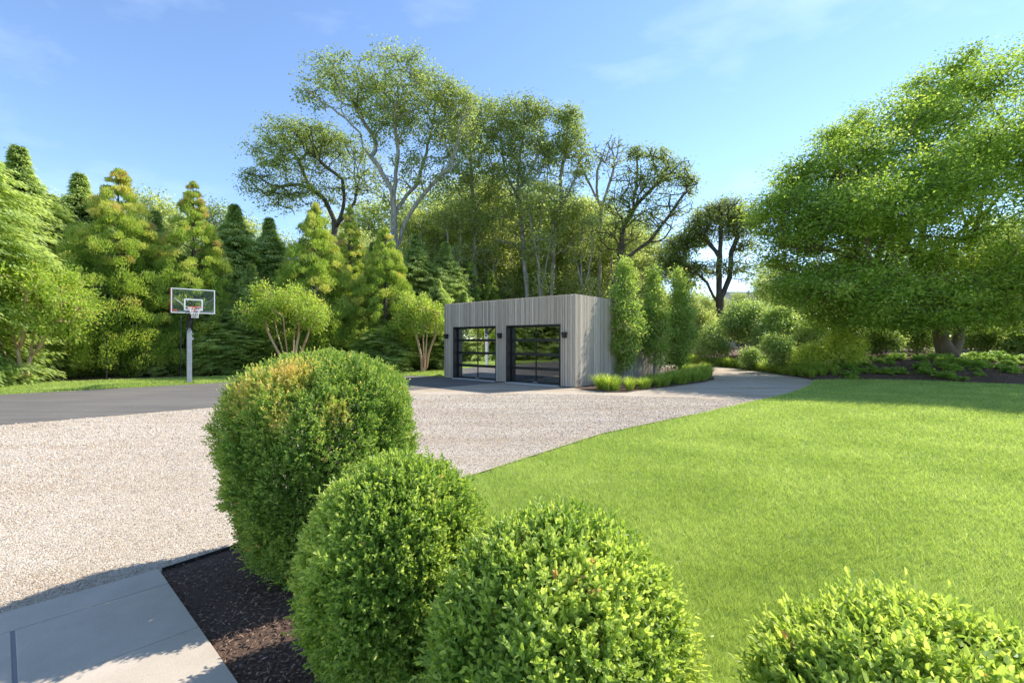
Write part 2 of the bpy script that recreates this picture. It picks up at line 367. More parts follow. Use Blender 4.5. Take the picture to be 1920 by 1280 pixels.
paver('bluestone_slab', .306, 1.03, 0, .73, 'square grey bluestone slab beside the dark mulch, mostly in shade')
paver('bluestone_slab', .306, 1.03, .748, 2.6, 'grey bluestone slab at the left photo edge behind the wide joint')
paver('bluestone_slab', 1.036, 1.9, 0, 1.5, 'bluestone slab nearest the viewer, partly sunlit, at the bottom of the photo')
m = MB(); Pj = [A0 + U * u + Vv * v for u, v in ((.004, .004), (2.2, .004), (2.2, 2.55), (.004, 2.55))]
m.add([(p[0], p[1], .028) for p in Pj], [(0, 3, 2, 1)]); o = m.build('joint_mortar', M['joint']); o['kind'] = 'structure'
# steel edging between gravel and bed
m = MB(); ed = [(-2.63, 3.42), (-2.42, 3.69), (-1.9, 4.36), (-1.5, 4.86), (-.48, 5.84), (1.68, 8.44), (4.2, 10.61)]
for a, b in zip(ed[:-1], ed[1:]):
    a = np.array(a); b = np.array(b); d = (b - a); l = np.linalg.norm(d); d /= l
    m.box(((a + b)[0] / 2, (a + b)[1] / 2, .005), (l, .006, .05), [(d[0], d[1], 0), (-d[1], d[0], 0), (0, 0, 1)])
tag(m.build('steel_edging', M['steel']), 'thin dark steel edging strip between the gravel and the mulch bed and lawn', 'edging')

# ---------------------------------------------------------------- leaf / plant engines
def leaf_mesh(name, c, d, nrm, ln, wd, mat, parent, tint, fold=False):
    """c base point, d long axis, nrm approximate normal"""
    d = unit(d); s = unit(np.cross(d, nrm)); nn = np.cross(s, d)
    ln = np.asarray(ln)[:, None]; wd = np.asarray(wd)[:, None]; n = len(c)
    if not fold:
        V = np.stack([c, c + d * ln * .45 + s * wd * .5 + nn * wd * .12, c + d * ln - nn * ln * .08, c + d * ln * .45 - s * wd * .5 + nn * wd * .12], 1).reshape(-1, 3)
        Fc = np.arange(n * 4).reshape(-1, 4)
        return np_mesh(name, V, Fc, mat, parent, tint)
    V = np.stack([c, c + d * ln * .3 + s * wd * .5 + nn * wd * .22, c + d * ln * .72 + s * wd * .42 + nn * wd * .15, c + d * ln - nn * ln * .05,
                  c + d * ln * .72 - s * wd * .42 + nn * wd * .15, c + d * ln * .3 - s * wd * .5 + nn * wd * .22], 1).reshape(-1, 3)
    k = (np.arange(n) * 6)[:, None]
    Fc = np.concatenate([k + np.array([[0, 1, 2, 3]]), k + np.array([[3, 4, 5, 0]])], 1).reshape(-1, 4)
    return np_mesh(name, V, Fc, mat, parent, np.repeat(tint, 2))

def skeleton(stems, targets, seg=.55, lowest=0, bend=.35, wob=.06, align=.7):
    """stems: list of polylines; later ones start at a node of an earlier one. returns positions, parents"""
    pos = []; par = []
    for st in stems:
        st = [np.array(p, float) for p in st]
        if pos:
            A = np.array(pos); j = int(np.argmin(np.linalg.norm(A - st[0], axis=1)))
        else: pos.append(st[0]); par.append(-1); j = 0
        prev = j
        for a, b in zip(st[:-1], st[1:]):
            L_ = np.linalg.norm(b - a); n = max(1, int(L_ / seg))
            for k in range(1, n + 1):
                pos.append(a + (b - a) * k / n + rng.normal(0, wob * .4, 3)); par.append(prev); prev = len(pos) - 1
    ends = []
    A0_ = np.array(pos); dmin = np.array([np.min(np.linalg.norm(A0_ - t, axis=1)) for t in targets])
    order = np.argsort(dmin + rng.normal(0, .4, len(targets)))
    cap = len(pos) + len(targets) * 14
    P = np.zeros((cap, 3)); T = np.zeros((cap, 3)); n = len(pos); P[:n] = pos
    for i in range(n):
        T[i] = unit(P[i] - P[par[i]]) if par[i] >= 0 else (0, 0, 1)
    for ti in order:
        t = targets[ti]; D = t - P[:n]; dist = np.linalg.norm(D, axis=1) + 1e-6
        cs = (D * T[:n]).sum(1) / dist
        cost = dist * (1 + align * (1 - cs)) + np.where(P[:n, 2] < lowest, 6, 0) + np.where(P[:n, 2] > t[2] + .3, 1.2, 0)
        j = int(np.argmin(cost)); d = dist[j]; a = P[j].copy(); c = a + T[j] * d * bend + np.array([0, 0, .05 * d])
        k = max(1, min(12, int(d / seg))); prev = j
        for q in range(1, k + 1):
            s = q / k; p = (1 - s) ** 2 * a + 2 * s * (1 - s) * c + s * s * t
            if q < k: p = p + rng.normal(0, wob, 3)
            if n >= cap: break
            P[n] = p; T[n] = unit(p - P[prev]); par.append(prev); prev = n; n += 1
        ends.append(prev)
    skeleton.nstem = len(pos)
    return P[:n], np.array(par), ends
def skin(name, P, par, r0, rtip, mat, parent, sides=6, expo=2.3, nstem=0, rstem=0):
    n = len(P); cnt = np.zeros(n); child = np.zeros(n)
    for i in range(n):
        if par[i] >= 0: child[par[i]] += 1
    cnt[child == 0] = 1
    for i in range(n - 1, 0, -1): cnt[par[i]] += cnt[i]
    r = rtip * cnt ** (1 / expo); base = r[0]; k = (r0 - rtip) / max(base - rtip, 1e-6); r = rtip + (r - rtip) * k
    r = np.maximum(r, rtip)
    if nstem: r[:nstem] = np.maximum(r[:nstem], rstem)
    # flare at the base
    h = P[:, 2] - P[0, 2]; r = r * (1 + .35 * np.exp(-np.clip(h, 0, None) / .35) * (cnt > cnt[0] * .3))
    D = np.zeros((n, 3)); D[0] = (0, 0, 1)
    i1 = np.arange(1, n); D[1:] = unit(P[i1] - P[par[i1]])
    ref = np.tile([.31, .95, .05], (n, 1)); a = unit(np.cross(D, ref)); b = np.cross(D, a)
    th = np.arange(sides) * 2 * np.pi / sides
    ring = lambda p, a_, b_, rr: p[:, None] + rr[:, None, None] * (a_[:, None] * np.cos(th)[None, :, None] + b_[:, None] * np.sin(th)[None, :, None])
    pj = par[1:]; same = (D[1:] * D[pj]).sum(1) > .5
    sa = np.where(same[:, None], a[pj], a[1:]); sb = np.where(same[:, None], b[pj], b[1:])
    rs = np.minimum(r[pj], r[1:] * 1.5)
    R0 = ring(P[pj], sa, sb, rs); R1 = ring(P[1:], a[1:], b[1:], r[1:])
    m = n - 1; Vt = np.concatenate([R0, R1], 1).reshape(-1, 3)
    k0 = (np.arange(m) * 2 * sides)[:, None, None]; q = np.arange(sides); q2 = (q + 1) % sides
    Fc = (k0 + np.stack([q, q2, q2 + sides, q + sides], -1)[None]).reshape(-1, 4)
    return np_mesh(name, Vt, Fc, mat, parent, smooth=True)
def lobes_targets(lobes, n, shell=.45, top=0.0):
    """lobes: (centre xyz, radii xyz, weight)"""
    w_ = np.array([l[2] for l in lobes], float); w_ /= w_.sum(); out_ = []
    for l, k in zip(lobes, rng.multinomial(n, w_)):
        u = rdir(k); u[:, 2] = np.where((u[:, 2] < 0) & (rng.random(k) < top), -u[:, 2], u[:, 2])
        rr = (shell + (1 - shell) * rng.random(k)) ** .7
        out_.append(np.array(l[0]) + u * rr[:, None] * np.array(l[1]))
    return np.concatenate(out_)
def cluster_leaves(T, per, rad, ln, wd, flat=.6, droop=.3, nup=.9, base=.5, spread=.18, cl=.15):
    n = len(T); keep = np.repeat(.35 + .65 * rng.random(n), per) > rng.random(n * per); N = n * per; c = np.repeat(T, per, 0); off = np.clip(rng.normal(0, 1, (N, 3)), -1.9, 1.9) * np.array([rad, rad, rad * flat])
    off *= np.repeat(.6 + .8 * rng.random(n), per)[:, None]
    c = c + off; d = unit(off * .8 / rad + rdir(N) * .7 + np.array([0, 0, -droop]))
    nr = unit(rdir(N) * .75 + unit(off) * .9 + np.array([0, 0, nup]))
    L_ = ln * (.7 + .6 * rng.random(N)); W_ = wd * (.7 + .6 * rng.random(N))
    t = np.clip(base + np.repeat(rng.normal(0, cl, n), per) + rng.normal(0, spread, N), 0, 1)
    return c[keep], d[keep], nr[keep], L_[keep], W_[keep], t[keep]

def grown_tree(name, base, stems, lobes, n, per, rad, ln, wd, leafmat, barkmat, r0, lab, cat='tree', group=None, flat=.6, rtip=.018,
               sides=6, lowest=0, shell=.25, top=.3, base_t=.5, part=('trunk', 'crown'), seg=.6, extra=None, droop=.3, bend=.35, wob=.07, bare=0., rstem=0.):
    root = empty(name, tuple(base)); tag(root, lab, cat, group)
    b = np.array(base, float)
    T = lobes_targets([((np.array(l[0]) - b), l[1], l[2]) for l in lobes], n, shell, top)
    P, par, ends = skeleton([[np.array(p) - b for p in s] for s in stems], T, seg=seg, lowest=lowest, bend=bend, wob=wob)
    skin(part[0], P, par, r0, rtip, barkmat, root, sides, nstem=skeleton.nstem if rstem else 0, rstem=rstem)
    E = P[ends]
    if bare: E = E[rng.random(len(E)) > bare]
    # leaves sit on the twig ends and a little way back along them
    args = cluster_leaves(E, per, rad, ln, wd, flat, base=base_t, droop=droop)
    leaf_mesh(part[1], *args[:5], leafmat, root, args[5])
    return root

def stake(px0, pxy, Y): return at(px0, pxy, Y)
def pl(pts, Y, dy=0):
    """photo polyline -> points in space at distance Y (with a drift in depth)"""
    return [at(p[0], p[1], Y + dy * i / max(1, len(pts) - 1)) for i, p in enumerate(pts)]
def lb(px, py, rx, ry, Y, w_=None, dz=None):
    k = Y / F * (1.14 if Y > 30 else 1); r = (rx * k, (dz if dz else max(rx, ry) * 1.1 * k), ry * k)
    return (at(px, py, Y), r, w_ if w_ else rx * ry)

# ---------------------------------------------------------------- the garage
G0 = np.array([2.35, 16.95]); GA = np.array([-.765, .643]); GB = np.array([.643, .765]); GL, GD, GH = 7.3, 8.6, 3.5
AX = [(GA[0], GA[1], 0), (GB[0], GB[1], 0), (0, 0, 1)]
def gp(t, d, z): p = G0 + GA * t + GB * d; return (p[0], p[1], z)
gar = empty('garage', (G0[0], G0[1], 0)); tag(gar, 'flat roofed garage clad in weathered grey vertical timber slats with two glazed doors', 'garage')
gar_inv = np.array([G0[0], G0[1], 0])
class GM(MB):
    def gbox(s, t0, t1, d0, d1, z0, z1, t=.5):
        c = np.array(gp((t0 + t1) / 2, (d0 + d1) / 2, (z0 + z1) / 2)) - gar_inv
        s.box(c, (t1 - t0, d1 - d0, z1 - z0), AX, t)
DOORS = [(.68, 3.36), (3.97, 6.65)]; DH = 2.4; REC = .32
# wall backing (behind the slats) with openings
m = GM(); e = .03
for (a, b_) in ((e, DOORS[0][0] - .002), (DOORS[0][1] + .002, DOORS[1][0] - .002), (DOORS[1][1] + .002, GL - e)): m.gbox(a, b_, e, REC, 0, DH)
m.gbox(e, GL - e, e, REC, DH + .002, GH - .05)
m.gbox(e, .2, REC + .002, GD - .202, 0, GH - .05); m.gbox(GL - .2, GL - e, REC + .002, GD - .202, 0, GH - .05)
m.gbox(e, GL - e, GD - .2, GD - e, 0, GH - .05)
m.build('wall', M['clad_back'], gar)
# slats, one mesh per face
def slats(name, along, faces):
    m = GM(); b_ = 0.002
    while b_ < along - .09:
        a = b_ + random.choice((.008, .010, .014, .018)); b_ = a + random.choice((.03, .04, .05)); t = min(1, max(0, random.gauss(.5, .17)))
        if random.random() < .06: t = 1
        d = random.uniform(0, .018)
        faces(m, a, b_, d, t)
    return m.build(name, M['clad'], gar)
def front(m, a, b_, d, t):
    z0 = 0.03
    for q0, q1 in DOORS:
        if b_ > q0 - .004 and a < q1 + .004: z0 = DH
    m.gbox(a, b_, -.012 - d, e - .004, z0, GH, t)
slats('front_cladding', GL, front)
slats('side_cladding', GD, lambda m, a, b_, d, t: m.gbox(-.012 - d * .25, e - .004, a + .02, b_ + .02, .03, GH, t))
slats('side_cladding', GD, lambda m, a, b_, d, t: m.gbox(GL - e + .004, GL + .012 + d, a + .02, b_ + .02, .03, GH, t))
slats('rear_cladding', GL, lambda m, a, b_, d, t: m.gbox(a, b_, GD - e + .004, GD + .012 + d, .03, GH, t))
m = GM(); m.gbox(.031, GL - .031, .031, GD - .031, GH - .049, GH - .012); m.build('roof', M['roofm'], gar)
m = GM(); m.gbox(.21, GL - .21, REC + .01, GD - .21, .0, .03); m.build('interior_floor', M['innerfloor'], gar)
m = GM()
m.gbox(.202, .23, REC + .01, GD - .23, .04, 3.3); m.gbox(GL - .23, GL - .202, REC + .01, GD - .23, .04, 3.3); m.gbox(.24, GL - .24, GD - .23, GD - .202, .04, 3.3)
m.gbox(.24, GL - .24, REC + .4, GD - .24, 3.25, 3.3)
m.build('interior_wall', M['innerwall'], gar)
m = GM()
for q0, q1 in DOORS: m.gbox(q0 + .01, q1 - .01, -.10, REC + .1, .0, .035)
m.build('threshold', M['concrete'], gar)
for q0, q1 in DOORS:
    # metal lined reveal
    m = GM(); m.gbox(q0, q0 + .03, -.02, REC, .036, DH); m.gbox(q1 - .03, q1, -.02, REC, .036, DH); m.gbox(q0 + .032, q1 - .032, -.02, REC, DH - .03, DH - .001)
    m.build('door_reveal', M['blackm'], gar)
    m = GM(); f0, f1 = REC - .08, REC - .02; zb, zt_ = .05, DH - .035; a0, a1 = q0 + .035, q1 - .035
    st = .075; rows = 4; hgt = (zt_ - zb) / rows
    m.gbox(a0, a0 + st, f0, f1, zb, zt_); m.gbox(a1 - st, a1, f0, f1, zb, zt_)
    for r_ in range(rows + 1):
        zz = zb + r_ * hgt; hh = .058 if 0 < r_ < rows else .06
        z0, z1 = max(zb, zz - hh), min(zt_, zz + hh)
        m.gbox(a0 + st + .001, a1 - st - .001, f0 + .003, f1 - .003, z0, z1)
    mid = (a0 + a1) / 2
    for r_ in range(rows):
        m.gbox(mid - .018, mid + .018, f0 + .006, f1 - .006, zb + r_ * hgt + .061, zb + (r_ + 1) * hgt - .061)
    dr = m.build('sectional_door', M['black'], gar)
    for r_ in range(rows):
        for (s0, s1) in ((a0 + st + .002, mid - .027), (mid + .027, a1 - st - .002)):
            g = GM(); g.gbox(s0, s1, REC - .052, REC - .046, zb + r_ * hgt + .04, zb + (r_ + 1) * hgt - .04)
            p_ = g.build('pane', M['glass'], dr)
    g = GM(); g.gbox(mid - .12, mid + .12, f0 - .03, f0 - .012, zb + .015, zb + .04); g.build('handle', M['galv'], dr)
# wall lamps
for k, (t, lab) in enumerate(((.41, 'black wall lamp right of the garage doors, near the sunlit corner'), (3.67, 'black wall lamp on the timber pier between the two garage doors'), (7.02, 'black wall lamp at the far left end of the garage front'))):
    r_ = empty('wall_lamp', gp(t, -.02, 1.97)); tag(r_, lab, 'wall lamp', 'black wall lamps on the garage front')
    m = MB(); m.box((-GB[0] * .012, -GB[1] * .012, 0), (.11, .02, .17), AX); m.build('back_plate', M['black'], r_)
    m = MB(); zc = []
    c = np.array([-GB[0] * .10, -GB[1] * .10, 0])
    for z, s in ((-.11, .055), (.11, .085)):
        for i, j in ((-1, -1), (1, -1), (1, 1), (-1, 1)): zc.append(c + np.array([GA[0], GA[1], 0]) * s * i + np.array([GB[0], GB[1], 0]) * s * j + np.array([0, 0, z]))
    m.add(zc, [(3, 2, 1, 0), (4, 5, 6, 7), (0, 1, 5, 4), (1, 2, 6, 5), (2, 3, 7, 6), (3, 0, 4, 7)]); m.build('lamp_shade', M['black'], r_, bevel=.004)
# things seen through the glass
def lathe(m, c, prof, n=16, t=.5):
    vs = []; fs = []
    for z, r in prof: vs += [(c[0] + r * math.cos(2 * math.pi * k / n), c[1] + r * math.sin(2 * math.pi * k / n), c[2] + z) for k in range(n)]
    for i in range(len(prof) - 1): fs += [(i * n + k, i * n + (k + 1) % n, (i + 1) * n + (k + 1) % n, (i + 1) * n + k) for k in range(n)]
    fs += [tuple(range(n))[::-1], tuple(range((len(prof) - 1) * n, len(prof) * n))]
    m.add(vs, fs, t)
tb = empty('bar_table', gp(1.9, 1.5, .03)); tag(tb, 'low dark bar table standing just behind the right garage door', 'table')
m = MB(); m.box((0, 0, .74), (2.0, .6, .05), AX); m.build('tabletop', M['blackm'], tb, bevel=.005)
for i in (-1, 1):
    for j in (-1, 1):
        m = MB(); q = np.array([*(GA * .9 * i + GB * .22 * j), .355]); m.box(q, (.05, .05, .71), AX); m.build('leg', M['blackm'], tb)
cd_ = empty('bottle_bucket', gp(2.15, 1.4, .796)); tag(cd_, 'straw coloured bucket of bottles seen through the right garage door', 'bucket')
m = MB(); lathe(m, (0, 0, 0), [(0, .09), (.22, .12), (.22, .105), (.03, .08)]); m.build('bucket', plain('straw', (.55, .40, .22), .8), cd_)
mg = plain('bottle_glass', (.35, .33, .25), .2)
for q in range(4):
    m = MB(); lathe(m, (.045 * math.cos(q * 1.57), .045 * math.sin(q * 1.57), .04), [(0, .03), (.2, .03), (.27, .012), (.34, .012)], 10); m.build('bottle', mg, cd_)
gl = empty('globe_lamp', gp(1.25, 3.0, .03)); tag(gl, 'glowing orange globe lamp inside the garage behind the right door', 'lamp')
me_, nn_, bb_, oo_ = nodes('orange_lamp_glow'); bb_.inputs['Base Color'].default_value = (.7, .15, .03, 1); bb_.inputs['Emission Color'].default_value = (1, .25, .05, 1); bb_.inputs['Emission Strength'].default_value = .35
m = MB(); lathe(m, (0, 0, 1.15), [(.22 - .22 * math.cos(a), .22 * math.sin(a) + .002) for a in np.linspace(.05, 3.09, 11)], 20); m.build('lamp_shade', me_, gl, smooth=True)
m = MB(); m.tube([(0, 0, 0), (0, 0, 1.17)], .015); m.build('stem', M['blackm'], gl)
m = MB(); lathe(m, (0, 0, 0), [(0, .14), (.02, .14)]); m.build('base', M['blackm'], gl)

# ---------------------------------------------------------------- basketball hoop
hb = empty('basketball_hoop', (-13.32, 18.78, 0)); tag(hb, 'basketball hoop with glass backboard on a grey steel post at the asphalt edge', 'basketball hoop')
hn = np.array([.66, -.751, 0]); hu = np.array([.751, .66, 0]); HZ = np.array([0, 0, 1.]); HX = [hu, hn, HZ]
m = MB(); m.box((0, 0, 1.13), (.17, .17, 2.18), HX); m.build('post', M['galv'], hb, bevel=.01)
m = MB(); m.box((0, 0, .02), (.36, .36, .04), HX)
for i in (-1, 1):
    for j in (-1, 1): m.box(hu * .13 * i + hn * .13 * j + HZ * .06, (.03, .03, .06), HX)
m.build('base_plate', M['blackm'], hb)
for bp, bs in ((HZ * 2.245, (.19, .19, .05)), (HZ * 1.85 + hu * .115, (.06, .16, .10)), (HZ * 2.05 + hu * .11, (.05, .18, .05))):
    m = MB(); m.box(bp, bs, HX); m.build('bracket', M['galv'], hb)
# lift arms
def arm(off, z0, z1, y0, y1, th):
    a = hu * off + HZ * z0 + hn * y0; b_ = hu * off + HZ * z1 + hn * y1
    return a, b_
m = MB()
for off in (-.075, .075):
    for (z0, z1, y0, y1) in ((2.2, 3.0, .02, .95), (2.62, 3.25, -.05, .95)):
        a, b_ = arm(off, z0, z1, y0, y1, 0); d = b_ - a; l = np.linalg.norm(d); d /= l
        m.box((a + b_) / 2, (l, .035, .10), [d, hu, np.cross(d, hu)])
m.box(HZ * 2.45 + hn * .0, (.19, .15, .72), HX)
m.build('lift_arm', M['black'], hb)
m = MB(); a = hn * .12 + HZ * 2.1; b_ = hn * .55 + HZ * 2.85
m.tube([-hn * .16 + HZ * 1.95, -hn * .16 + HZ * 2.95], .022); m.tube([-hn * .16 + HZ * 2.95, hn * .1 + HZ * 2.98], .02); m.build('spring_rod', M['galv'], hb)
BC = hn * 1.32 + HZ * 3.30; BW, BH = 1.42, .95
m = MB()
for s in (-1, 1):
    m.tube([hn * .92 + HZ * 3.0 + hu * .08 * s, BC - hn * .06 + hu * .70 * s + HZ * .16], .022)
    m.tube([hn * .92 + HZ * 2.98 + hu * .08 * s, BC - hn * .04 + hu * .12 * s - HZ * .40], .03)
m.box(BC - hn * .05 - HZ * .40, (1.35, .035, .05), HX)
m.build('support_brace', M['galv'], hb)
m = MB(); m.box(BC, (BW - .04, .012, BH - .04), HX); bbd = m.build('backboard', M['board'], hb)
m = MB(); w_ = .036
m.box(BC + HZ * (BH / 2 - w_ / 2), (BW, .035, w_), HX); m.box(BC - HZ * (BH / 2 - w_ / 2), (BW, .035, w_), HX)
for s in (-1, 1): m.box(BC + hu * s * (BW / 2 - w_ / 2), (w_, .034, BH - 2 * w_ - .002), HX)
m.build('frame', M['whitep'], bbd)
m = MB(); q = BC + hn * .012 - HZ * .14; tw, thh, lw = .61, .45, .05
m.box(q + HZ * (thh / 2 - lw / 2), (tw, .006, lw), HX); m.box(q - HZ * (thh / 2 - lw / 2), (tw, .006, lw), HX)
for s in (-1, 1): m.box(q + hu * s * (tw / 2 - lw / 2), (lw, .0055, thh - 2 * lw - .001), HX)
m.build('target_square', M['whitep'], bbd)
m = MB(); m.box(BC - hu * (BW / 2 + .018), (.018, .045, BH + .01), HX); m.build('edge_padding', M['red'], bbd)
m = MB(); m.box(BC + hn * .0225 + HZ * -.37 - hu * .58, (.14, .006, .05), HX); m.build('sticker', M['orange'], bbd)
RC = BC + hn * .41 + HZ * (3.05 - 3.30)
m = MB(); m.tube([RC + .228 * (hu * math.cos(a) + hn * math.sin(a)) for a in np.linspace(0, 2 * math.pi, 25)], .012, 6, cap=False)
m.box(RC - hn * .29 - HZ * .01, (.14, .15, .02), HX); m.box(RC - hn * .375 - HZ * .06, (.14, .02, .14), HX)
rim = m.build('rim', M['orange'], hb)
m = MB(); nseg = 12; rad_ = lambda z: .222 - .11 * min(1, z / .3)
for s in (-1, 1):
    for k in range(nseg):
        a0 = 2 * math.pi * k / nseg
        m.tube([RC + rad_(z) * (hu * math.cos(a0 + s * z * 2.2) + hn * math.sin(a0 + s * z * 2.2)) - HZ * z for z in np.linspace(0, .42, 6)], .006, 4)
m.build('net', M['net'], hb)

# thin fence posts among the hedge
for px, Y, top, lab in ((200, 20.6, 2.0, 'thin dark fence post among the hedge behind the left crepe myrtle'), (339, 21.6, 2.9, 'thin dark fence post in the hedge just left of the basketball post')):
    X = (px - 960) / F * Y; m = MB(); m.tube([(0, 0, 0), (0, 0, top)], .025, 8); m.tube([(0, 0, top), (0, 0, top + .03)], [.032, .02], 8)
    o = m.build('fence_post', M['blackm']); o.location = (X, Y, 0); tag(o, lab, 'fence post')

# ---------------------------------------------------------------- foreground boxwoods
def boxwood(name, cx, cy, r, h, n, ln, mat, lab, prof, yellow=None, base_t=.5):
    root = empty(name, (cx, cy, 0)); tag(root, lab, 'shrub', 'clipped boxwoods beside the walk')
    # dense shape: radius profile by height; sprigs sprout along the normal
    zz = np.linspace(0, 1, 60); rr = np.interp(zz, [p[0] for p in prof], [p[1] for p in prof])
    # sample surface by area
    seg = np.sqrt((np.diff(rr) * r) ** 2 + (np.diff(zz) * h) ** 2) * (rr[1:] + rr[:-1]) / 2; pr = seg / seg.sum()
    ph_ = rng.random(5) * 6.28
    lump = lambda th, z: 1 + .04 * np.sin(2 * th + 2 * z + ph_[0]) + .035 * np.sin(5 * th + 6 * z + ph_[1]) + .03 * np.sin(11 * th - 9 * z + ph_[2]) + .02 * np.sin(19 * th + 15 * z + ph_[3])
    ns = n // 9
    i = rng.choice(59, ns, p=pr); f = rng.random(ns); z = (zz[i] * (1 - f) + zz[i + 1] * f); R = np.interp(z, zz, rr) * r
    th = rng.random(ns) * 2 * np.pi; sl = np.interp(z, zz[:-1], np.diff(rr) * r / (np.diff(zz) * h))
    nrm = unit(np.stack([np.cos(th), np.sin(th), -sl], -1))
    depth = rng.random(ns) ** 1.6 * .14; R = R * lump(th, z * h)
    P = np.stack([R * np.cos(th), R * np.sin(th), z * h], -1) - nrm * depth[:, None]
    gap = (np.sin(P[:, 0] * 11 + 1) * np.sin(P[:, 1] * 12 + 2) * np.sin(P[:, 2] * 10) )
    gap2 = np.sin(P[:, 0] * 29 + 3 * np.sin(P[:, 2] * 9)) * np.sin(P[:, 1] * 31 + 2) * np.sin(P[:, 2] * 27 + 1)
    P -= nrm * (np.clip(gap, 0, 1) * .07 + np.clip(gap2, 0, 1) * .05)[:, None]
    sd_ = unit(nrm * .65 + rdir(ns) * .6 + np.array([0, 0, .6]))
    slen = ln * (2.0 + 1.8 * rng.random(ns)) * np.where(rng.random(ns) < .08, 1.5, 1)
    c, d, nn_, Ls, Ws, T = [], [], [], [], [], []
    sx = unit(np.cross(sd_, rdir(ns))); sy = np.cross(sd_, sx)
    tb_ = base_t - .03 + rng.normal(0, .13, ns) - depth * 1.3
    if yellow is not None:
        for (yc, yr, amt) in yellow:
            dd = np.linalg.norm((P - np.array(yc)) / np.array(yr), axis=1); k = np.clip(1.25 - dd, 0, 1)
            tb_ = np.where(rng.random(ns) < k * 1.1, tb_ * (1 - k) + amt * k + rng.normal(0, .05, ns), tb_)
    odd = rng.random(ns) < .005
    for k in range(9):
        a = k * 2.4; s_ = (k + .6) / 9
        rd = sx * math.cos(a) + sy * math.sin(a)
        tip = k >= 7
        c.append(P + sd_ * (slen * s_)[:, None]); d.append(unit(rd * (.35 if tip else .9) + sd_ * (1. if tip else .65) + rdir(ns) * .2))
        nn_.append(unit(sd_ + rdir(ns) * .35)); q = .65 + .6 * rng.random(ns)
        Ls.append(ln * q * (1.05 if tip else 1)); Ws.append(ln * .50 * q)
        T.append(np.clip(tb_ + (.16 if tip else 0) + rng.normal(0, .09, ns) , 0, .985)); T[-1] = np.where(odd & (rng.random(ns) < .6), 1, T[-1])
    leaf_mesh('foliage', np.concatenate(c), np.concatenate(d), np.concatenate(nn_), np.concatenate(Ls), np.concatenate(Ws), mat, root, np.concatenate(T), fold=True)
    # woody stems inside
    m = MB()
    for k in range(70):
        a = rng.random() * 6.28; q = rng.random() ** .5; e_ = rng.random()
        zt = h * (.15 + .75 * e_); rt = np.interp(zt / h, zz, rr) * r * .86
        m.tube([(.12 * r * math.cos(a), .12 * r * math.sin(a), 0), (.5 * rt * math.cos(a + .2), .5 * rt * math.sin(a + .2), zt * .55), (rt * math.cos(a), rt * math.sin(a), zt)], [.018, .011, .004], 5)
    m.build('stems', M['bark_dark'], root)
    return root
barrel = [(0, .58), (.06, .70), (.2, .86), (.4, .98), (.6, 1.0), (.75, .97), (.86, .88), (.94, .68), (.985, .38), (1, .02)]
dome = [(0, .62), (.1, .78), (.3, .95), (.5, 1.0), (.68, .95), (.82, .78), (.92, .54), (.98, .28), (1, .02)]
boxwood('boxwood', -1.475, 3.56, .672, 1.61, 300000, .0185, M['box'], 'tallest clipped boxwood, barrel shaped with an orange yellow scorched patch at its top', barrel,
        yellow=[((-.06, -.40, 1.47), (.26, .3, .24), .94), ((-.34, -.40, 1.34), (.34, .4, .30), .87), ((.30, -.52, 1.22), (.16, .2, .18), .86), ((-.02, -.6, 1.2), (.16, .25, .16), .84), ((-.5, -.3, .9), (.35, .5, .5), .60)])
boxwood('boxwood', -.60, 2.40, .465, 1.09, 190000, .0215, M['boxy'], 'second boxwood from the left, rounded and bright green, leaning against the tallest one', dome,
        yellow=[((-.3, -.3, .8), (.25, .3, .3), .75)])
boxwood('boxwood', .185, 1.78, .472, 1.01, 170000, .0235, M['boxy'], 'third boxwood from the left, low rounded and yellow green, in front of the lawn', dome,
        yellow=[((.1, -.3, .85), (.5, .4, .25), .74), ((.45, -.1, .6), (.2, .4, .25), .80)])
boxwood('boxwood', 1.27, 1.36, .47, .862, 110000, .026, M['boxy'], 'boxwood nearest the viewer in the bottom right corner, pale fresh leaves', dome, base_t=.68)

# ---------------------------------------------------------------- lawn blades, pebbles, mulch chips (uncountable)
def scatter_pts(n, r0, r1, a0, a1):
    r = r0 * (r1 / r0) ** rng.random(n); th = np.radians(a0 + (a1 - a0) * rng.random(n))
    return np.stack([r * np.sin(th), r * np.cos(th)], -1), r
def blades(name, P, r, z, lab, hh=.038):
    n = len(P); cl = np.sin(P[:, 0] * 2.1 + 3 * np.sin(P[:, 1] * .9)) * np.sin(P[:, 1] * 1.7 + 2 * np.sin(P[:, 0] * .7))
    fine = np.sin(P[:, 0] * 19 + 5 * np.sin(P[:, 1] * 7)) * np.sin(P[:, 1] * 17 + 4 * np.sin(P[:, 0] * 6))
    h = hh * (.55 + .9 * rng.random(n)) * (1 + .15 * fine) + .0006 * r; w_ = np.maximum(.0026, .0009 * r) * (.8 + .5 * rng.random(n))
    long = rng.random(n) < .01; h = np.where(long, h * 1.7, h)
    a = rng.random(n) * 6.283; side = np.stack([np.cos(a), np.sin(a), 0 * a], -1)
    lean = rng.normal(0, .55, (n, 2)); b0 = np.stack([P[:, 0], P[:, 1], np.full(n, z)], -1)
    tip = b0 + np.stack([lean[:, 0] * h, lean[:, 1] * h, h], -1)
    V = np.stack([b0 - side * w_[:, None] * .5, b0 + side * w_[:, None] * .5, tip], 1).reshape(-1, 3)
    t = np.clip(.5 + .13 * cl + .12 * fine + rng.normal(0, .16, n) + np.where(rng.random(n) < .03, .4, 0), 0, 1)
    o = np_mesh(name, V, np.arange(n * 3).reshape(-1, 3), M['grass'], None, t); tag(o, lab, 'grass', kind='stuff')
P, r = scatter_pts(1500000, 1.3, 27, -35, 66); k = inside(P, LAWN); P = P + rng.normal(0, .018, P.shape); blades('lawn_grass', P[k], r[k], .01, 'short mown green grass covering the lawn right of the gravel')
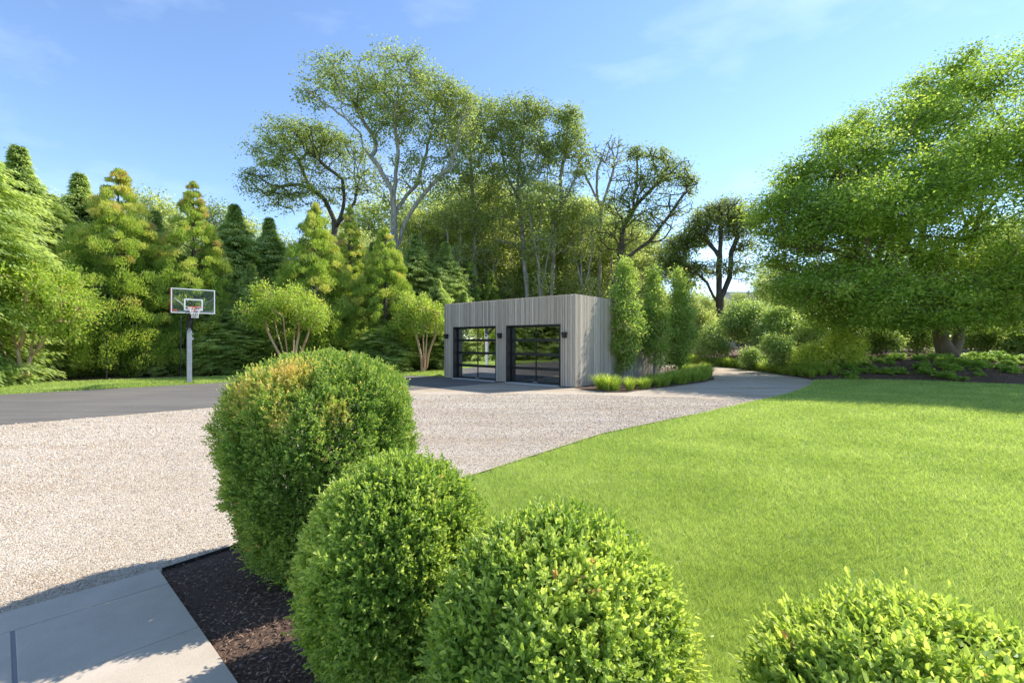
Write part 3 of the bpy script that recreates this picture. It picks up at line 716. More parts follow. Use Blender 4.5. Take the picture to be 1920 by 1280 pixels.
P, r = scatter_pts(900000, 14, 32, -66, -4); k = inside(P, STRIP); P, r = P[k][:70000], r[k][:70000]; blades('verge_grass', P, r, .01, 'narrow strip of mown grass between the asphalt and the hedge', .06)
def pebbles(name, P, r, lab):
    n = len(P); s = (.0035 + .005 * rng.random(n)) * np.clip(r / 5.5, .8, 2.0); a = rng.random(n) * 6.283
    cx, sx_ = np.cos(a), np.sin(a); el = .6 + .4 * rng.random(n)
    b0 = np.stack([P[:, 0], P[:, 1], np.full(n, .0)], -1); ax1 = np.stack([cx, sx_, 0 * a], -1) * s[:, None]; ax2 = np.stack([-sx_, cx, 0 * a], -1) * (s * el)[:, None]
    up = np.stack([rng.normal(0, .3, n) * s, rng.normal(0, .3, n) * s, s * (.5 + .6 * rng.random(n))], -1)
    V = np.stack([b0 + ax1, b0 + ax2, b0 - ax1, b0 - ax2, b0 + up + ax1 * .35, b0 + up - ax1 * .4 + ax2 * .2], 1).reshape(-1, 3)
    q = (np.arange(n) * 6)[:, None]
    Fc = np.concatenate([q + np.array([[0, 1, 4, 4]]), q + np.array([[1, 2, 5, 4]]), q + np.array([[2, 3, 5, 5]]), q + np.array([[3, 0, 4, 5]])], 1).reshape(-1, 4)
    # triangles as tris are kept simple: split all into tris
    Fc = np.concatenate([q + np.array([[0, 1, 4]]), q + np.array([[1, 2, 5]]), q + np.array([[1, 5, 4]]), q + np.array([[2, 3, 5]]), q + np.array([[3, 0, 4]]), q + np.array([[3, 4, 5]])], 1).reshape(-1, 3)
    t = np.clip(rng.beta(2.2, 2.0, n), 0, .97); t = np.where(rng.random(n) < .05, 1, t); t = np.where(rng.random(n) < .05, .03, t)
    o = np_mesh(name, V, Fc, M['pebble'], None, np.repeat(t, 6)); tag(o, lab, 'gravel', kind='stuff')
BEDP = BED
P, r = scatter_pts(330000, 2.4, 15, -66, 30); k = inside(P, GRAVEL) & ~inside(P, ASPH)
rel = P - A0; den = U[0] * Vv[1] - U[1] * Vv[0]; uu = (rel[:, 0] * Vv[1] - rel[:, 1] * Vv[0]) / den; vv = (U[0] * rel[:, 1] - U[1] * rel[:, 0]) / den
k &= ~((uu > -.01) & (vv > -.02)); pebbles('gravel_stones', P[k], r[k], 'loose pale cream and tan gravel stones covering the court')
P, r = scatter_pts(60000, .9, 6, -60, 60); k = inside(P, BED); P, r = P[k], r[k]; n = len(P)
def chips(name, P, lab, z0=.006, big=1.):
    n = len(P); z0 = np.broadcast_to(z0, n); a = rng.random(n) * 6.283; l = (.012 + .03 * rng.random(n)) * big; wd_ = (.003 + .005 * rng.random(n)) * big
    d = unit(np.stack([np.cos(a), np.sin(a), rng.normal(0, .25, n)], -1)); up = unit(np.stack([rng.normal(0, .4, n), rng.normal(0, .4, n), np.ones(n)], -1)); s = unit(np.cross(d, up)); nn_ = np.cross(s, d)
    c = np.stack([P[:, 0], P[:, 1], z0 + .004 + .014 * rng.random(n) * big], -1)
    V = np.stack([c - d * l[:, None] / 2, c + s * wd_[:, None], c + d * l[:, None] / 2, c - s * wd_[:, None], c + nn_ * wd_[:, None] * .8], 1).reshape(-1, 3)
    q = (np.arange(n) * 5)[:, None]; Fc = np.concatenate([q + np.array([[0, 1, 4]]), q + np.array([[1, 2, 4]]), q + np.array([[2, 3, 4]]), q + np.array([[3, 0, 4]])], 1).reshape(-1, 3)
    t = np.clip(rng.beta(2, 2.2, n), 0, 1); t = np.where(rng.random(n) < .02, 1, t)
    o = np_mesh(name, V, Fc, M['chip'], None, np.repeat(t, 4)); tag(o, lab, 'mulch', kind='stuff')
chips('mulch_chips', P, 'dark shredded bark mulch chips around the foot of the boxwoods')
n = 45000; P = np.stack([13.5 + 17 * rng.random(n), 15.5 + 16 * rng.random(n)], -1); zz_ = ground_z(P[:, 0], P[:, 1]); k = zz_ > .01
chips('mulch_chips', P[k], 'brown bark mulch chips covering the bank under the big tree', z0=zz_[k] - .02 + .01, big=2.6)

n = 420; P = np.concatenate([np.stack([rng.uniform(-14, 10, n), rng.uniform(4, 20, n)], -1), np.stack([rng.uniform(-1, 3, 60), rng.uniform(2, 6, 60)], -1)]); n = len(P)
P = P[inside(P, GRAVEL) | inside(P, LAWN)]; n = len(P)
ll = leaf_mesh('fallen_leaves', np.stack([P[:, 0], P[:, 1], np.full(n, .022)], -1), np.stack([rng.normal(size=n), rng.normal(size=n), rng.normal(0, .2, n)], -1), unit(rdir(n) * .4 + np.array([0, 0, 1.])), .03 + .03 * rng.random(n), .018 + .015 * rng.random(n), M['chip'], None, rng.uniform(.7, 1, n))
tag(ll, 'a few dry brown leaves and bits scattered over the gravel and the lawn', 'leaf litter', kind='stuff')

# ---------------------------------------------------------------- crepe myrtles
def myrtle(X, Y, stems, lobes, lab, mat=None, n=170, per=70):
    b = np.array([X, Y, 0.])
    return grown_tree('crepe_myrtle', b, stems, lobes + [((l[0] + np.clip(rng.normal(0, .7, 3), -1.05, 1.05) * np.array(l[1]), tuple(np.array(l[1]) * .35), .5)) for l in lobes for _ in range(4)], n, per, .15, .115, .07, M['myrtle'], M['bark_myrtle'], .10, lab, 'small tree', 'multi-stemmed crepe myrtles on the verge',
                      flat=1.45, rtip=.010, sides=8, lowest=1.7, shell=.35, top=.3, base_t=.55, seg=.3, wob=.02, droop=.1, part=('stems', 'crown'), rstem=.032)
Y = 18.0; b = at(45, 722, Y); b[2] = 0
st = [[b, at(40, 690, Y), at(35, 670, Y), at(28, 640, Y), at(22, 610, Y), at(20, 590, Y), at(14, 568, Y)],
      [at(35, 688, Y), at(12, 672, Y), at(2, 640, Y + .2), at(-8, 610, Y + .3), at(-30, 580, Y)],
      [at(38, 660, Y), at(44, 630, Y - .3), at(46, 600, Y - .4), at(48, 560, Y - .4)],
      [b + np.array([.05, 0, 0]), at(52, 690, Y + .1), at(58, 665, Y + .2), at(62, 635, Y + .3), at(66, 600, Y + .3), at(72, 575, Y + .3)],
      [at(58, 672, Y + .2), at(72, 655, Y), at(84, 632, Y - .2), at(100, 605, Y - .3)], [at(66, 660, Y), at(76, 625, Y + .5), at(95, 590, Y + .6)],
      [at(20, 610, Y), at(30, 592, Y), at(42, 575, Y - .2)], [at(38, 655, Y), at(30, 640, Y + .6), at(20, 610, Y + 1)]]
myrtle(b[0], Y, st, [lb(30, 538, 55, 18, Y, 3, 1.3), lb(90, 540, 46, 22, Y, 3, 1.2), lb(-30, 545, 50, 20, Y, 2, 1.2), lb(130, 575, 34, 26, Y, 2, 1.0), lb(110, 605, 36, 16, Y, 1, .8), lb(60, 520, 40, 12, Y, 1.4, 1)],
       'largest crepe myrtle at the far left, umbrella crown over orange tan stems', n=330, per=75)
Y = 22.6; b = at(546, 705, Y); b[2] = 0
st = [[b + np.array([dx, dy, 0]), at(546 + q * .45, 670, Y + dy), at(546 + q, 625, Y + dy * 2), at(546 + q * 1.2, 598, Y + dy * 2.4)] for q, dx, dy in ((-42, -.2, 0), (-26, -.08, .2), (-12, 0, -.2), (6, .05, .2), (14, .1, -.1), (32, .2, .1))]
myrtle(b[0], Y, st, [lb(545, 572, 55, 26, Y, 4, 1.2), lb(500, 585, 30, 20, Y, 1.5, .9), lb(590, 590, 26, 20, Y, 1.5, .9)], 'middle crepe myrtle rising behind the tallest boxwood, many thin pale stems', n=230)
Y = 25.4; b = at(795, 697, Y); b[2] = 0
st = [[b + np.array([dx, dy, 0]), at(795 + q * .4, 665, Y + dy), at(795 + q, 630, Y + dy * 2), at(795 + q * 1.2, 600, Y + dy * 2)] for q, dx, dy in ((-14, -.1, 0), (-2, 0, .15), (6, .05, -.15), (20, .1, .1))]
myrtle(b[0], Y, st, [lb(790, 585, 34, 26, Y, 4, 1.1), lb(815, 600, 20, 20, Y, 1, .8), lb(768, 600, 16, 20, Y, 1, .8)], 'smallest crepe myrtle standing beside the left end of the garage', n=170)

# ---------------------------------------------------------------- golden cryptomerias
def gold_conifer(name, base, H, R, lab, golden=.5, n=230, group='golden conifers in the hedge', cat='conifer', tip=.22, parts=True):
    root = empty(name, tuple(base)); tag(root, lab, cat, group)
    f = rng.random(n * 6) ; prof = lambda f: np.clip(np.interp(f, [0, .06, .25, .5, .75, .9, 1], [.80, .95, 1.0, .80, .46, .21, .03]), 0, 1)
    f = f[rng.random(len(f)) < prof(f) * .8 + .2][:n]; n = len(f)
    th = rng.random(n) * 6.283; q = np.where(rng.random(n) < .38, .62, .84 + .24 * rng.random(n)); Rr = prof(f) * R * q
    cs = np.stack([Rr * np.cos(th), Rr * np.sin(th), .25 + f * (H - .5)], -1)
    outd = np.stack([np.cos(th), np.sin(th), 0 * th], -1); ax = unit(outd * (1 - f)[:, None] * .8 + np.array([0, 0, .9]) + rng.normal(0, .15, (n, 3)))
    size = (.25 + .20 * rng.random(n)) * np.interp(f, [0, .5, .85, 1], [1.1, .95, .68, .42]) * (R / 2.4) ** .5
    per = 190; N = n * per; u = rdir(N); A = np.repeat(ax, per, 0); dot = (u * A).sum(1); u = np.where((dot < -.2)[:, None], -u, u)
    rad = np.repeat(size, per) * (.25 + .75 * rng.random(N) ** .6)
    c = np.repeat(cs, per, 0) + u * rad[:, None] * np.array([1, 1, 1.15]); d = unit(u * .35 + A * .8 + rdir(N) * .5)
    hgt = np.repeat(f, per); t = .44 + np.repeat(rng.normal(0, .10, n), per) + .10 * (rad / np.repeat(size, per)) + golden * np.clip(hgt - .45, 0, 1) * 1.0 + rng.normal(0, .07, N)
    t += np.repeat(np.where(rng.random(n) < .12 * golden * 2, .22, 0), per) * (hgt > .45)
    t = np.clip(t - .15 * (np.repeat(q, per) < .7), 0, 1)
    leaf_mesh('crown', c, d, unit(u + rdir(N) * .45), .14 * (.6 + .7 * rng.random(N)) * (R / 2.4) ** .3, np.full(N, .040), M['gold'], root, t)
    m = MB(); m.tube([(0, 0, 0), (0, 0, H * .5), (0, 0, H * .97)], [.16, .10, .02], 8)
    for k in range(46):
        ff = .04 + .9 * k / 46; a = k * 2.4; rr_ = prof(np.array(ff)) * R * .8; z = .25 + ff * (H - .5)
        m.tube([(0, 0, z - .3), (rr_ * .5 * math.cos(a), rr_ * .5 * math.sin(a), z - .15), (rr_ * math.cos(a), rr_ * math.sin(a), z + .1)], [.04, .025, .01], 5)
    m.build('trunk', M['bark_dark'], root)
    return root
def gbase(px, Y): return (((px - 960) / F * Y), Y, 0)
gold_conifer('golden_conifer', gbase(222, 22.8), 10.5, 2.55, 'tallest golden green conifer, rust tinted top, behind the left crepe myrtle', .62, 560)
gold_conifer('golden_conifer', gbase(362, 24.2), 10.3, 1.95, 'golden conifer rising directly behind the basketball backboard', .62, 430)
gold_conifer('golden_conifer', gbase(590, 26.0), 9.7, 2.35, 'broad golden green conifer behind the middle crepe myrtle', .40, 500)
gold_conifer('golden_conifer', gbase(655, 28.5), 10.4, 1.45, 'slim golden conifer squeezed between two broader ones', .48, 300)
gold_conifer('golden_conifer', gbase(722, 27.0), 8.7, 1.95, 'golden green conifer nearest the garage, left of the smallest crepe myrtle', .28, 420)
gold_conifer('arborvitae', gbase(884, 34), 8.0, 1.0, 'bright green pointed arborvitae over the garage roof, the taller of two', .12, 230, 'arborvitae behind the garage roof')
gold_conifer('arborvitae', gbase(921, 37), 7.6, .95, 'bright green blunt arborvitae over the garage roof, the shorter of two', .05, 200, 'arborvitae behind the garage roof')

# ---------------------------------------------------------------- hemlocks: layered sprays
def hemlock_mesh(H, R, nb, tipbare=.9):
    root = empty('hemlock', (0, 0, 0))
    C_, D_, N_, L_, T_ = [], [], [], [], []
    m = MB(); m.tube([(0, 0, 0), (0, 0, H * .5), (0, 0, H * 1.0)], [.2, .12, .015], 8)
    for k in range(nb):
        f = rng.random() ** 1.05; z = .3 + f * (H - .35); a = rng.random() * 6.283
        L0 = R * np.interp(f, [0, .15, .45, .65, .78, .86, .91, .95, 1], [.95, 1, .93, .74, .46, .24, .12, .10, .03]) * (.5 + .5 * rng.random() + .3 * math.sin(3 * a + 7 * f) * math.sin(17 * f + a))
        od = np.array([math.cos(a), math.sin(a), 0]); sd_ = np.array([-math.sin(a), math.cos(a), 0])
        rise = .55 * rng.random() - .1 + .5 * max(0, f - .7)
        npt = int(30 + 105 * L0 / R)
        s = rng.random(npt) ** .7; wdt = (.24 * L0 * (1 - s) ** .7 * np.minimum(1, s * 3) + .07); v = rng.uniform(-1, 1, npt)
        zc = rise * s * L0 - .24 * L0 * s ** 2.2 - .12 * np.abs(v) * wdt
        c = od * (s * L0)[:, None] + sd_ * (v * wdt)[:, None] + np.stack([0 * s, 0 * s, zc + z], -1) + rng.normal(0, .05, (npt, 3))
        d = unit(od + sd_ * (v * .9)[:, None] + np.array([0, 0, -.25]) - np.array([0, 0, .5]) * s[:, None] + rng.normal(0, .15, (npt, 3)))
        C_.append(c); D_.append(d); N_.append(unit(np.array([0, 0, 1.]) + rng.normal(0, .3, (npt, 3)))); L_.append(.18 * (.6 + .6 * rng.random(npt)))
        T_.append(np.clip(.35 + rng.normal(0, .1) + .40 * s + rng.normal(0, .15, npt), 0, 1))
        if k % 8 == 0: m.tube([(0, 0, z), tuple(od * L0 * .5 + np.array([0, 0, z + rise * L0 * .5 - .07 * L0])), tuple(od * L0 * .9 + np.array([0, 0, z + rise * L0 - .3 * L0]))], [.025, .015, .005], 4)
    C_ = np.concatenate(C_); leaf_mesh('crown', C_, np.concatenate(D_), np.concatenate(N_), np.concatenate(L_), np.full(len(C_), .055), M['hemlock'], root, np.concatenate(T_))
    m.build('trunk', M['bark_dark'], root)
    return root
hems = [hemlock_mesh(11, 3.0, 1900), hemlock_mesh(10, 2.7, 1700), hemlock_mesh(10.5, 2.6, 1900)]
used = [False] * 3
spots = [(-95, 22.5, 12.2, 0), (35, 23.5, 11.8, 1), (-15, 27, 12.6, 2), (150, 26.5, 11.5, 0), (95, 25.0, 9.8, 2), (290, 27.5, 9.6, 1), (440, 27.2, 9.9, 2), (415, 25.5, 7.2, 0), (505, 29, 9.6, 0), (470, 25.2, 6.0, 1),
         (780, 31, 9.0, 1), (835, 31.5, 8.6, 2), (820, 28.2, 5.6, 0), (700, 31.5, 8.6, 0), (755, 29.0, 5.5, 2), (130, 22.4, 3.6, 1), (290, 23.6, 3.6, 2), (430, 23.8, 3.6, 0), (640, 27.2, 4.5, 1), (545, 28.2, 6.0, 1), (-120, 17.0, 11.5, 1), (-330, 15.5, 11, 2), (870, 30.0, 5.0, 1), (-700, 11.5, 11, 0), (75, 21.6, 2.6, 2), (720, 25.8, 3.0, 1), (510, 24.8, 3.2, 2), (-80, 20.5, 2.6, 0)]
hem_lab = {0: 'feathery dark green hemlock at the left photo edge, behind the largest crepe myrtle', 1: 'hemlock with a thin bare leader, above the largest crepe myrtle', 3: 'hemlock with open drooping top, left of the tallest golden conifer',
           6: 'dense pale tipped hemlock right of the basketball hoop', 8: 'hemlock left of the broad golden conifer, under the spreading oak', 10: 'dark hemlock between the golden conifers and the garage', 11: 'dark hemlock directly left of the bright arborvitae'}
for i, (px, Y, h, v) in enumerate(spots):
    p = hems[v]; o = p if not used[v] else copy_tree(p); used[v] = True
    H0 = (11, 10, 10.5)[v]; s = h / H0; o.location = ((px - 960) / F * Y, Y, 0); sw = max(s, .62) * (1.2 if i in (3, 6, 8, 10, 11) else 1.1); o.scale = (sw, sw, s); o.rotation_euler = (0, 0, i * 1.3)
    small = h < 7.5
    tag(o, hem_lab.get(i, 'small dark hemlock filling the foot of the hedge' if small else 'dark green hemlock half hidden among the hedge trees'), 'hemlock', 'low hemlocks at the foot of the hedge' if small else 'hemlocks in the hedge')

# ---------------------------------------------------------------- big oaks
Y = 33
grown_tree('oak_tree', (at(737, 0, Y)[0], Y, 0),
 [pl([(735, 684), (737, 560), (739, 419), (738, 363), (709, 310), (681, 278), (676, 251), (648, 222), (621, 201), (600, 188)], Y, -1),
  pl([(701, 300), (705, 265), (685, 233), (664, 198), (655, 170)], Y, 1), pl([(739, 363), (746, 286), (741, 227), (746, 180)], Y, -1.2), pl([(741, 400), (762, 366), (783, 344), (799, 286), (812, 230)], Y, 2),
  pl([(745, 470), (759, 419), (786, 376), (807, 350), (842, 315), (855, 275), (871, 206)], Y, -1)],
 [lb(640, 158, 62, 36, Y, 5), lb(587, 188, 24, 20, Y, 1.2, 1.2), lb(755, 148, 75, 32, Y, 6), lb(700, 195, 55, 42, Y, 5), lb(800, 205, 70, 48, Y, 7), lb(862, 205, 36, 46, Y, 3), lb(850, 275, 50, 55, Y, 4), lb(745, 240, 50, 45, Y, 3), lb(780, 330, 50, 45, Y, 2.4), lb(700, 350, 40, 40, Y + 2, .8)],
 860, 48, .28, .165, .115, M['oak'], M['bark_oak'], .27, 'tallest oak, pale forking trunk and domed open crown above all other trees', group='oaks behind the garage', flat=.6, rtip=.016, lowest=8, sides=7)
Y = 37
grown_tree('oak_tree', (at(640, 0, Y)[0], Y, 0),
 [pl([(640, 680), (634, 520), (627, 412), (609, 375), (577, 344), (559, 300), (543, 275)], Y, 1), pl([(632, 430), (646, 375), (643, 337), (615, 316), (590, 294)], Y, -1), pl([(640, 420), (665, 378), (671, 350), (677, 319)], Y, 1.5), pl([(577, 344), (527, 350), (496, 362)], Y, -1)],
 [lb(545, 250, 50, 20, Y, 3), lb(600, 270, 60, 26, Y, 4), lb(505, 290, 38, 34, Y, 3), lb(560, 320, 70, 45, Y, 5), lb(482, 345, 28, 28, Y, 1.8), lb(640, 285, 50, 36, Y, 3), lb(665, 345, 40, 30, Y, 2), lb(590, 370, 50, 24, Y, 2), lb(520, 375, 40, 20, Y, 1.5), lb(698, 320, 22, 40, Y, 1)],
 820, 36, .28, .165, .115, M['oak'], M['bark_dark'], .26, 'wide spreading oak with airy crown above the broad golden conifer, left of the tallest oak', group='oaks behind the garage', rtip=.016, lowest=9)
Y = 38
grown_tree('oak_tree', (at(890, 0, Y)[0], Y, 0), [pl([(892, 680), (890, 459), (888, 388), (884, 320), (880, 260)], Y), pl([(888, 400), (915, 360), (935, 300)], Y, 1), pl([(889, 420), (865, 370), (845, 330)], Y, 1)],
 [lb(900, 215, 36, 30, Y, 2), lb(885, 275, 40, 50, Y, 4), lb(855, 350, 40, 40, Y, 2), lb(910, 340, 40, 50, Y, 3), lb(880, 420, 50, 30, Y, 2), lb(900, 480, 40, 40, Y, 1.2)],
 620, 40, .28, .17, .12, M['oak'], M['bark_oak'], .2, 'narrow oak just right of the tallest oak, above the two arborvitae', group='oaks behind the garage', rtip=.016, lowest=8)
Y = 37
grown_tree('oak_tree', (at(988, 0, Y)[0], Y, 0), [pl([(990, 680), (988, 557), (979, 432), (970, 358), (975, 290), (985, 235)], Y), pl([(974, 380), (945, 320), (940, 260)], Y, 1), pl([(970, 358), (1005, 300), (1015, 240)], Y, -1)],
 [lb(975, 215, 50, 24, Y, 3), lb(1015, 215, 28, 22, Y, 1.4), lb(940, 260, 36, 50, Y, 3), lb(990, 290, 46, 50, Y, 4), lb(960, 350, 40, 40, Y, 2), lb(950, 430, 44, 36, Y, 2), lb(995, 440, 30, 50, Y, 1.2)],
 700, 42, .28, .17, .12, M['oak'], M['bark_oak'], .2, 'oak with dense leaning crown above the middle of the garage', group='oaks behind the garage', rtip=.016, lowest=8)
Y = 38
grown_tree('oak_tree', (at(1034, 0, Y)[0], Y, 0), [pl([(1032, 680), (1034, 551), (1038, 447), (1053, 388), (1050, 334), (1062, 280), (1066, 230)], Y), pl([(1042, 430), (1025, 360), (1028, 310)], Y, 1), pl([(1053, 388), (1080, 330), (1090, 290)], Y, -1)],
 [lb(1066, 222, 22, 18, Y, 1.5), lb(1072, 265, 26, 36, Y, 2.5), lb(1040, 290, 28, 36, Y, 2), lb(1088, 310, 22, 36, Y, 1.6), lb(1040, 370, 44, 40, Y, 2), lb(1075, 400, 40, 30, Y, 1.4), lb(1050, 460, 40, 40, Y, 1.2), lb(1100, 450, 30, 30, Y, 1)],
 540, 40, .28, .17, .12, M['oak'], M['bark_oak'], .21, 'slender oak with grey trunk rising behind the right garage door', group='oaks behind the garage', rtip=.016, lowest=8)
Y = 39
grown_tree('dying_tree', (at(1124, 0, Y)[0], Y, 0), [pl([(1122, 680), (1124, 491), (1127, 388), (1115, 364), (1091, 316), (1085, 285)], Y), pl([(1127, 388), (1145, 340), (1157, 287), (1160, 255)], Y, 1), pl([(1118, 370), (1120, 320), (1135, 280)], Y, -1)],
 [lb(1090, 300, 18, 26, Y, 1.4), lb(1155, 285, 26, 30, Y, 2.4), lb(1125, 310, 30, 30, Y, 2), lb(1170, 330, 22, 26, Y, 1), lb(1115, 280, 16, 12, Y, .8)],
 170, 8, .35, .2, .12, M['oak'], M['bark_oak'], .17, 'half dead tree with bare grey twigs against the sky behind the garage corner', group=None, rtip=.03, lowest=10, bare=.45)
Y = 36
grown_tree('oak_tree', (at(1140, 0, Y)[0], Y, 0),
 [pl([(1138, 680), (1150, 540), (1165, 491), (1216, 453), (1257, 402), (1281, 364), (1306, 346)], Y, -1), pl([(1160, 500), (1167, 462), (1166, 432), (1186, 394), (1195, 328), (1194, 281)], Y, 1), pl([(1186, 394), (1231, 346), (1257, 305)], Y, 1), pl([(1216, 453), (1250, 452), (1275, 458)], Y, -1)],
 [lb(1195, 288, 18, 14, Y, 1.1), lb(1235, 296, 26, 20, Y, 1.4), lb(1272, 325, 24, 24, Y, 1.6), lb(1296, 350, 14, 22, Y, .8), lb(1235, 350, 42, 32, Y, 2.6), lb(1190, 350, 36, 36, Y, 2), lb(1245, 400, 46, 28, Y, 2.4), lb(1160, 390, 36, 36, Y, 2), lb(1190, 430, 50, 28, Y, 2), lb(1150, 450, 40, 40, Y, 1.2)],
 700, 26, .27, .16, .11, M['oak'], M['bark_dark'], .25, 'leaning oak with long thin limb reaching right, above the columnar hornbeams', group='oaks behind the garage', rtip=.028, lowest=7)
Y = 44
grown_tree('oak_tree', (at(1350, 0, Y)[0], Y, 0), [pl([(1350, 655), (1350, 600), (1348, 520), (1350, 470), (1352, 420)], Y), pl([(1352, 560), (1368, 520), (1372, 470), (1390, 430)], Y), pl([(1349, 575), (1338, 555), (1325, 530), (1300, 505)], Y), pl([(1350, 480), (1325, 450), (1310, 420)], Y, 1)],
 [lb(1355, 397, 52, 16, Y, 4), lb(1312, 425, 28, 22, Y, 2), lb(1392, 420, 36, 24, Y, 3), lb(1355, 430, 40, 26, Y, 2), lb(1300, 505, 22, 14, Y, 1), lb(1345, 505, 36, 16, Y, 1.2), lb(1400, 470, 26, 26, Y, 1.4), lb(1395, 510, 26, 16, Y, .8)],
 700, 38, .34, .18, .12, M['darkoak'], M['bark_dark'], .36, 'dark flat topped oak between the hornbeams and the big bright tree', group=None, rtip=.03, lowest=5)
Y = 46
grown_tree('oak_tree', (at(1283, 0, Y)[0], Y, 0), [pl([(1283, 655), (1282, 560), (1285, 480), (1290, 440)], Y)],
 [lb(1270, 470, 20, 30, Y, 2), lb(1300, 450, 18, 22, Y, 1.5), lb(1255, 500, 18, 22, Y, 1.5), lb(1285, 520, 22, 26, Y, 1.2)],
 150, 90, .45, .26, .16, M['darkoak'], M['bark_dark'], .3, 'small dark ivy covered tree left of the flat topped oak', group=None, rtip=.03, lowest=3)

# ---------------------------------------------------------------- generic woodland trees behind
def wood_tree(h, r, n, per):
    lobes = []
    for k in range(9):
        a = k * 2.4; f = .25 + .7 * k / 8; lobes.append(((r * .45 * math.cos(a) * (1.1 - f), r * .45 * math.sin(a) * (1.1 - f), h * f), (r * .7 * (1.25 - f * .6), r * .7 * (1.25 - f * .6), h * .15), 1))
    return grown_tree('woodland_tree', (0, 0, 0), [[(0, 0, 0), (.2, .1, h * .4), (0, -.1, h * .7), (.1, 0, h * .92)], [(.2, .1, h * .35), (r * .4, .3, h * .6), (r * .5, .2, h * .8)], [(.2, .1, h * .3), (-r * .3, -.3, h * .55), (-r * .45, 0, h * .75)]],
                      lobes, n, per, .45, .20, .13, M['wood'], M['bark_oak'], .17, None, None, None, rtip=.02, lowest=h * .18, sides=6, base_t=.5)
wts = [wood_tree(12, 3.4, 420, 44), wood_tree(11, 3.0, 360, 42), wood_tree(13, 3.8, 480, 44)]
wused = [False] * 3
ws = [(690, 52, 18, 0), (760, 52, 19.5, 1), (835, 53, 20.5, 2), (905, 52, 21, 0), (965, 53, 20, 1), (1020, 51, 19.5, 2), (1075, 53, 19, 0), (1135, 52, 17.5, 1), (1190, 53, 15.5, 2), (620, 53, 16.5, 1), (700, 41, 10.8, 0), (760, 44, 12, 1), (820, 42, 13.6, 2), (870, 46, 16.5, 0), (920, 43, 16.5, 1), (960, 47, 17.0, 2), (1000, 44, 15.5, 0), (1050, 46, 16.2, 1), (1085, 43, 14.6, 2), (1120, 48, 16, 0),
      (1150, 44, 14.2, 1), (1180, 50, 15, 2), (1215, 45, 12.2, 0), (1015, 40, 9.5, 2), (1070, 39, 8.0, 1), (945, 40, 9.5, 1), (1110, 40, 7.5, 0), (1150, 41, 6.6, 2), (830, 38, 8.6, 1), (765, 38, 8.6, 2),
      (95, 34, 12.9, 2), (290, 38, 14.2, 0), (330, 40, 13.4, 1), (400, 37, 13.2, 2), (455, 39, 12.6, 0), (520, 42, 11.8, 1), (600, 43, 12.2, 2), (240, 39, 13.2, 1), (10, 36, 13, 0), (660, 45, 13, 0),
      (1240, 52, 6.8, 1), (1325, 56, 6.6, 2), (1385, 55, 6.8, 0), (1430, 52, 8.2, 1), (1475, 48, 9.5, 2), (1440, 58, 11, 0), (1530, 46, 9, 1), (1300, 60, 7.0, 0), (1350, 62, 7.2, 1),
      (1600, 42, 10, 0), (1680, 40, 10.5, 2), (1760, 38, 9.5, 1), (1850, 38, 10.5, 0), (1930, 36, 11, 2), (2020, 34, 12, 1), (1880, 44, 13, 2), (1200, 56, 8, 1), (1265, 50, 5.8, 2)]
wlab = {31: 'pale rounded woodland crown showing between the two golden conifers on the left', 13: 'leafy woodland tree behind the taller arborvitae', 44: 'pale green tree behind the left edge of the big bright tree'}
for i, (px, Y, h, v) in enumerate(ws):
    p = wts[v]; o = p if not wused[v] else copy_tree(p); wused[v] = True
    s = h / (12, 11, 13)[v] / 1.08; X = (px - 960) / F * Y; o.location = (X, Y, float(ground_z(X, Y)) if X > 13 else 0); o.scale = (s * 1.05, s * 1.05, s); o.rotation_euler = (0, 0, i * 2.1)
    if px < 650: gl_, gg_ = 'leafy woodland tree showing above the dark hemlocks', 'woodland trees above the hedge'
    elif px < 1220: gl_, gg_ = 'thin leafy woodland tree crowded behind the garage', 'woodland trees behind the garage'
    elif px < 1560: gl_, gg_ = 'low distant leafy tree beyond the bend of the drive', 'distant trees beyond the drive'
    else: gl_, gg_ = 'shaded leafy tree behind the big bright tree', 'trees behind the big bright tree'
    tag(o, wlab.get(i, gl_), 'tree', gg_)

sl = grown_tree('slender_tree', (0, 0, 0), [[(0, 0, 0), (.15, 0, 4), (-.1, .1, 8), (.2, 0, 13)], [(.1, 0, 5), (1.1, .2, 9), (1.5, 0, 12)], [(.1, 0, 6.5), (-.9, -.2, 10), (-1.3, 0, 12.6)], [(0, 0, 3.5), (.8, .5, 6.5)]],
  [((0, 0, 12.8), (1.5, 1.5, 1.3), 3), ((1.5, 0, 11.3), (1.1, 1.1, 1.2), 2), ((-1.3, 0, 11.8), (1.1, 1.1, 1.2), 2), ((0, 0, 9), (1.4, 1.4, 1.6), 1.5), ((.6, .4, 6), (1.2, 1.2, 1.3), 1), ((-.5, 0, 4), (1.0, 1.0, 1.2), .7)],
  240, 34, .30, .18, .12, M['wood'], M['bark_oak'], .13, None, None, None, rtip=.016, lowest=3, sides=6, rstem=.045)
for i, (px, Y, h) in enumerate([(862, 37, 13.5), (925, 39, 15), (958, 41, 13), (1012, 36, 14.5), (1060, 41, 12.6), (1090, 37, 13.4), (1145, 40, 11.8), (1105, 42, 14.6), (1205, 42, 9.8), (832, 41, 14.2), (1180, 38, 11), (790, 40, 13.6)]):
    o = sl if i == 0 else copy_tree(sl); q = h / 14; o.location = ((px - 960) / F * Y, Y, 0); o.scale = (q, q, q); o.rotation_euler = (0, 0, i * 2.3)
    tag(o, 'slender pale trunked tree with thin foliage in the wood behind the garage', 'tree', 'slender trees behind the garage')

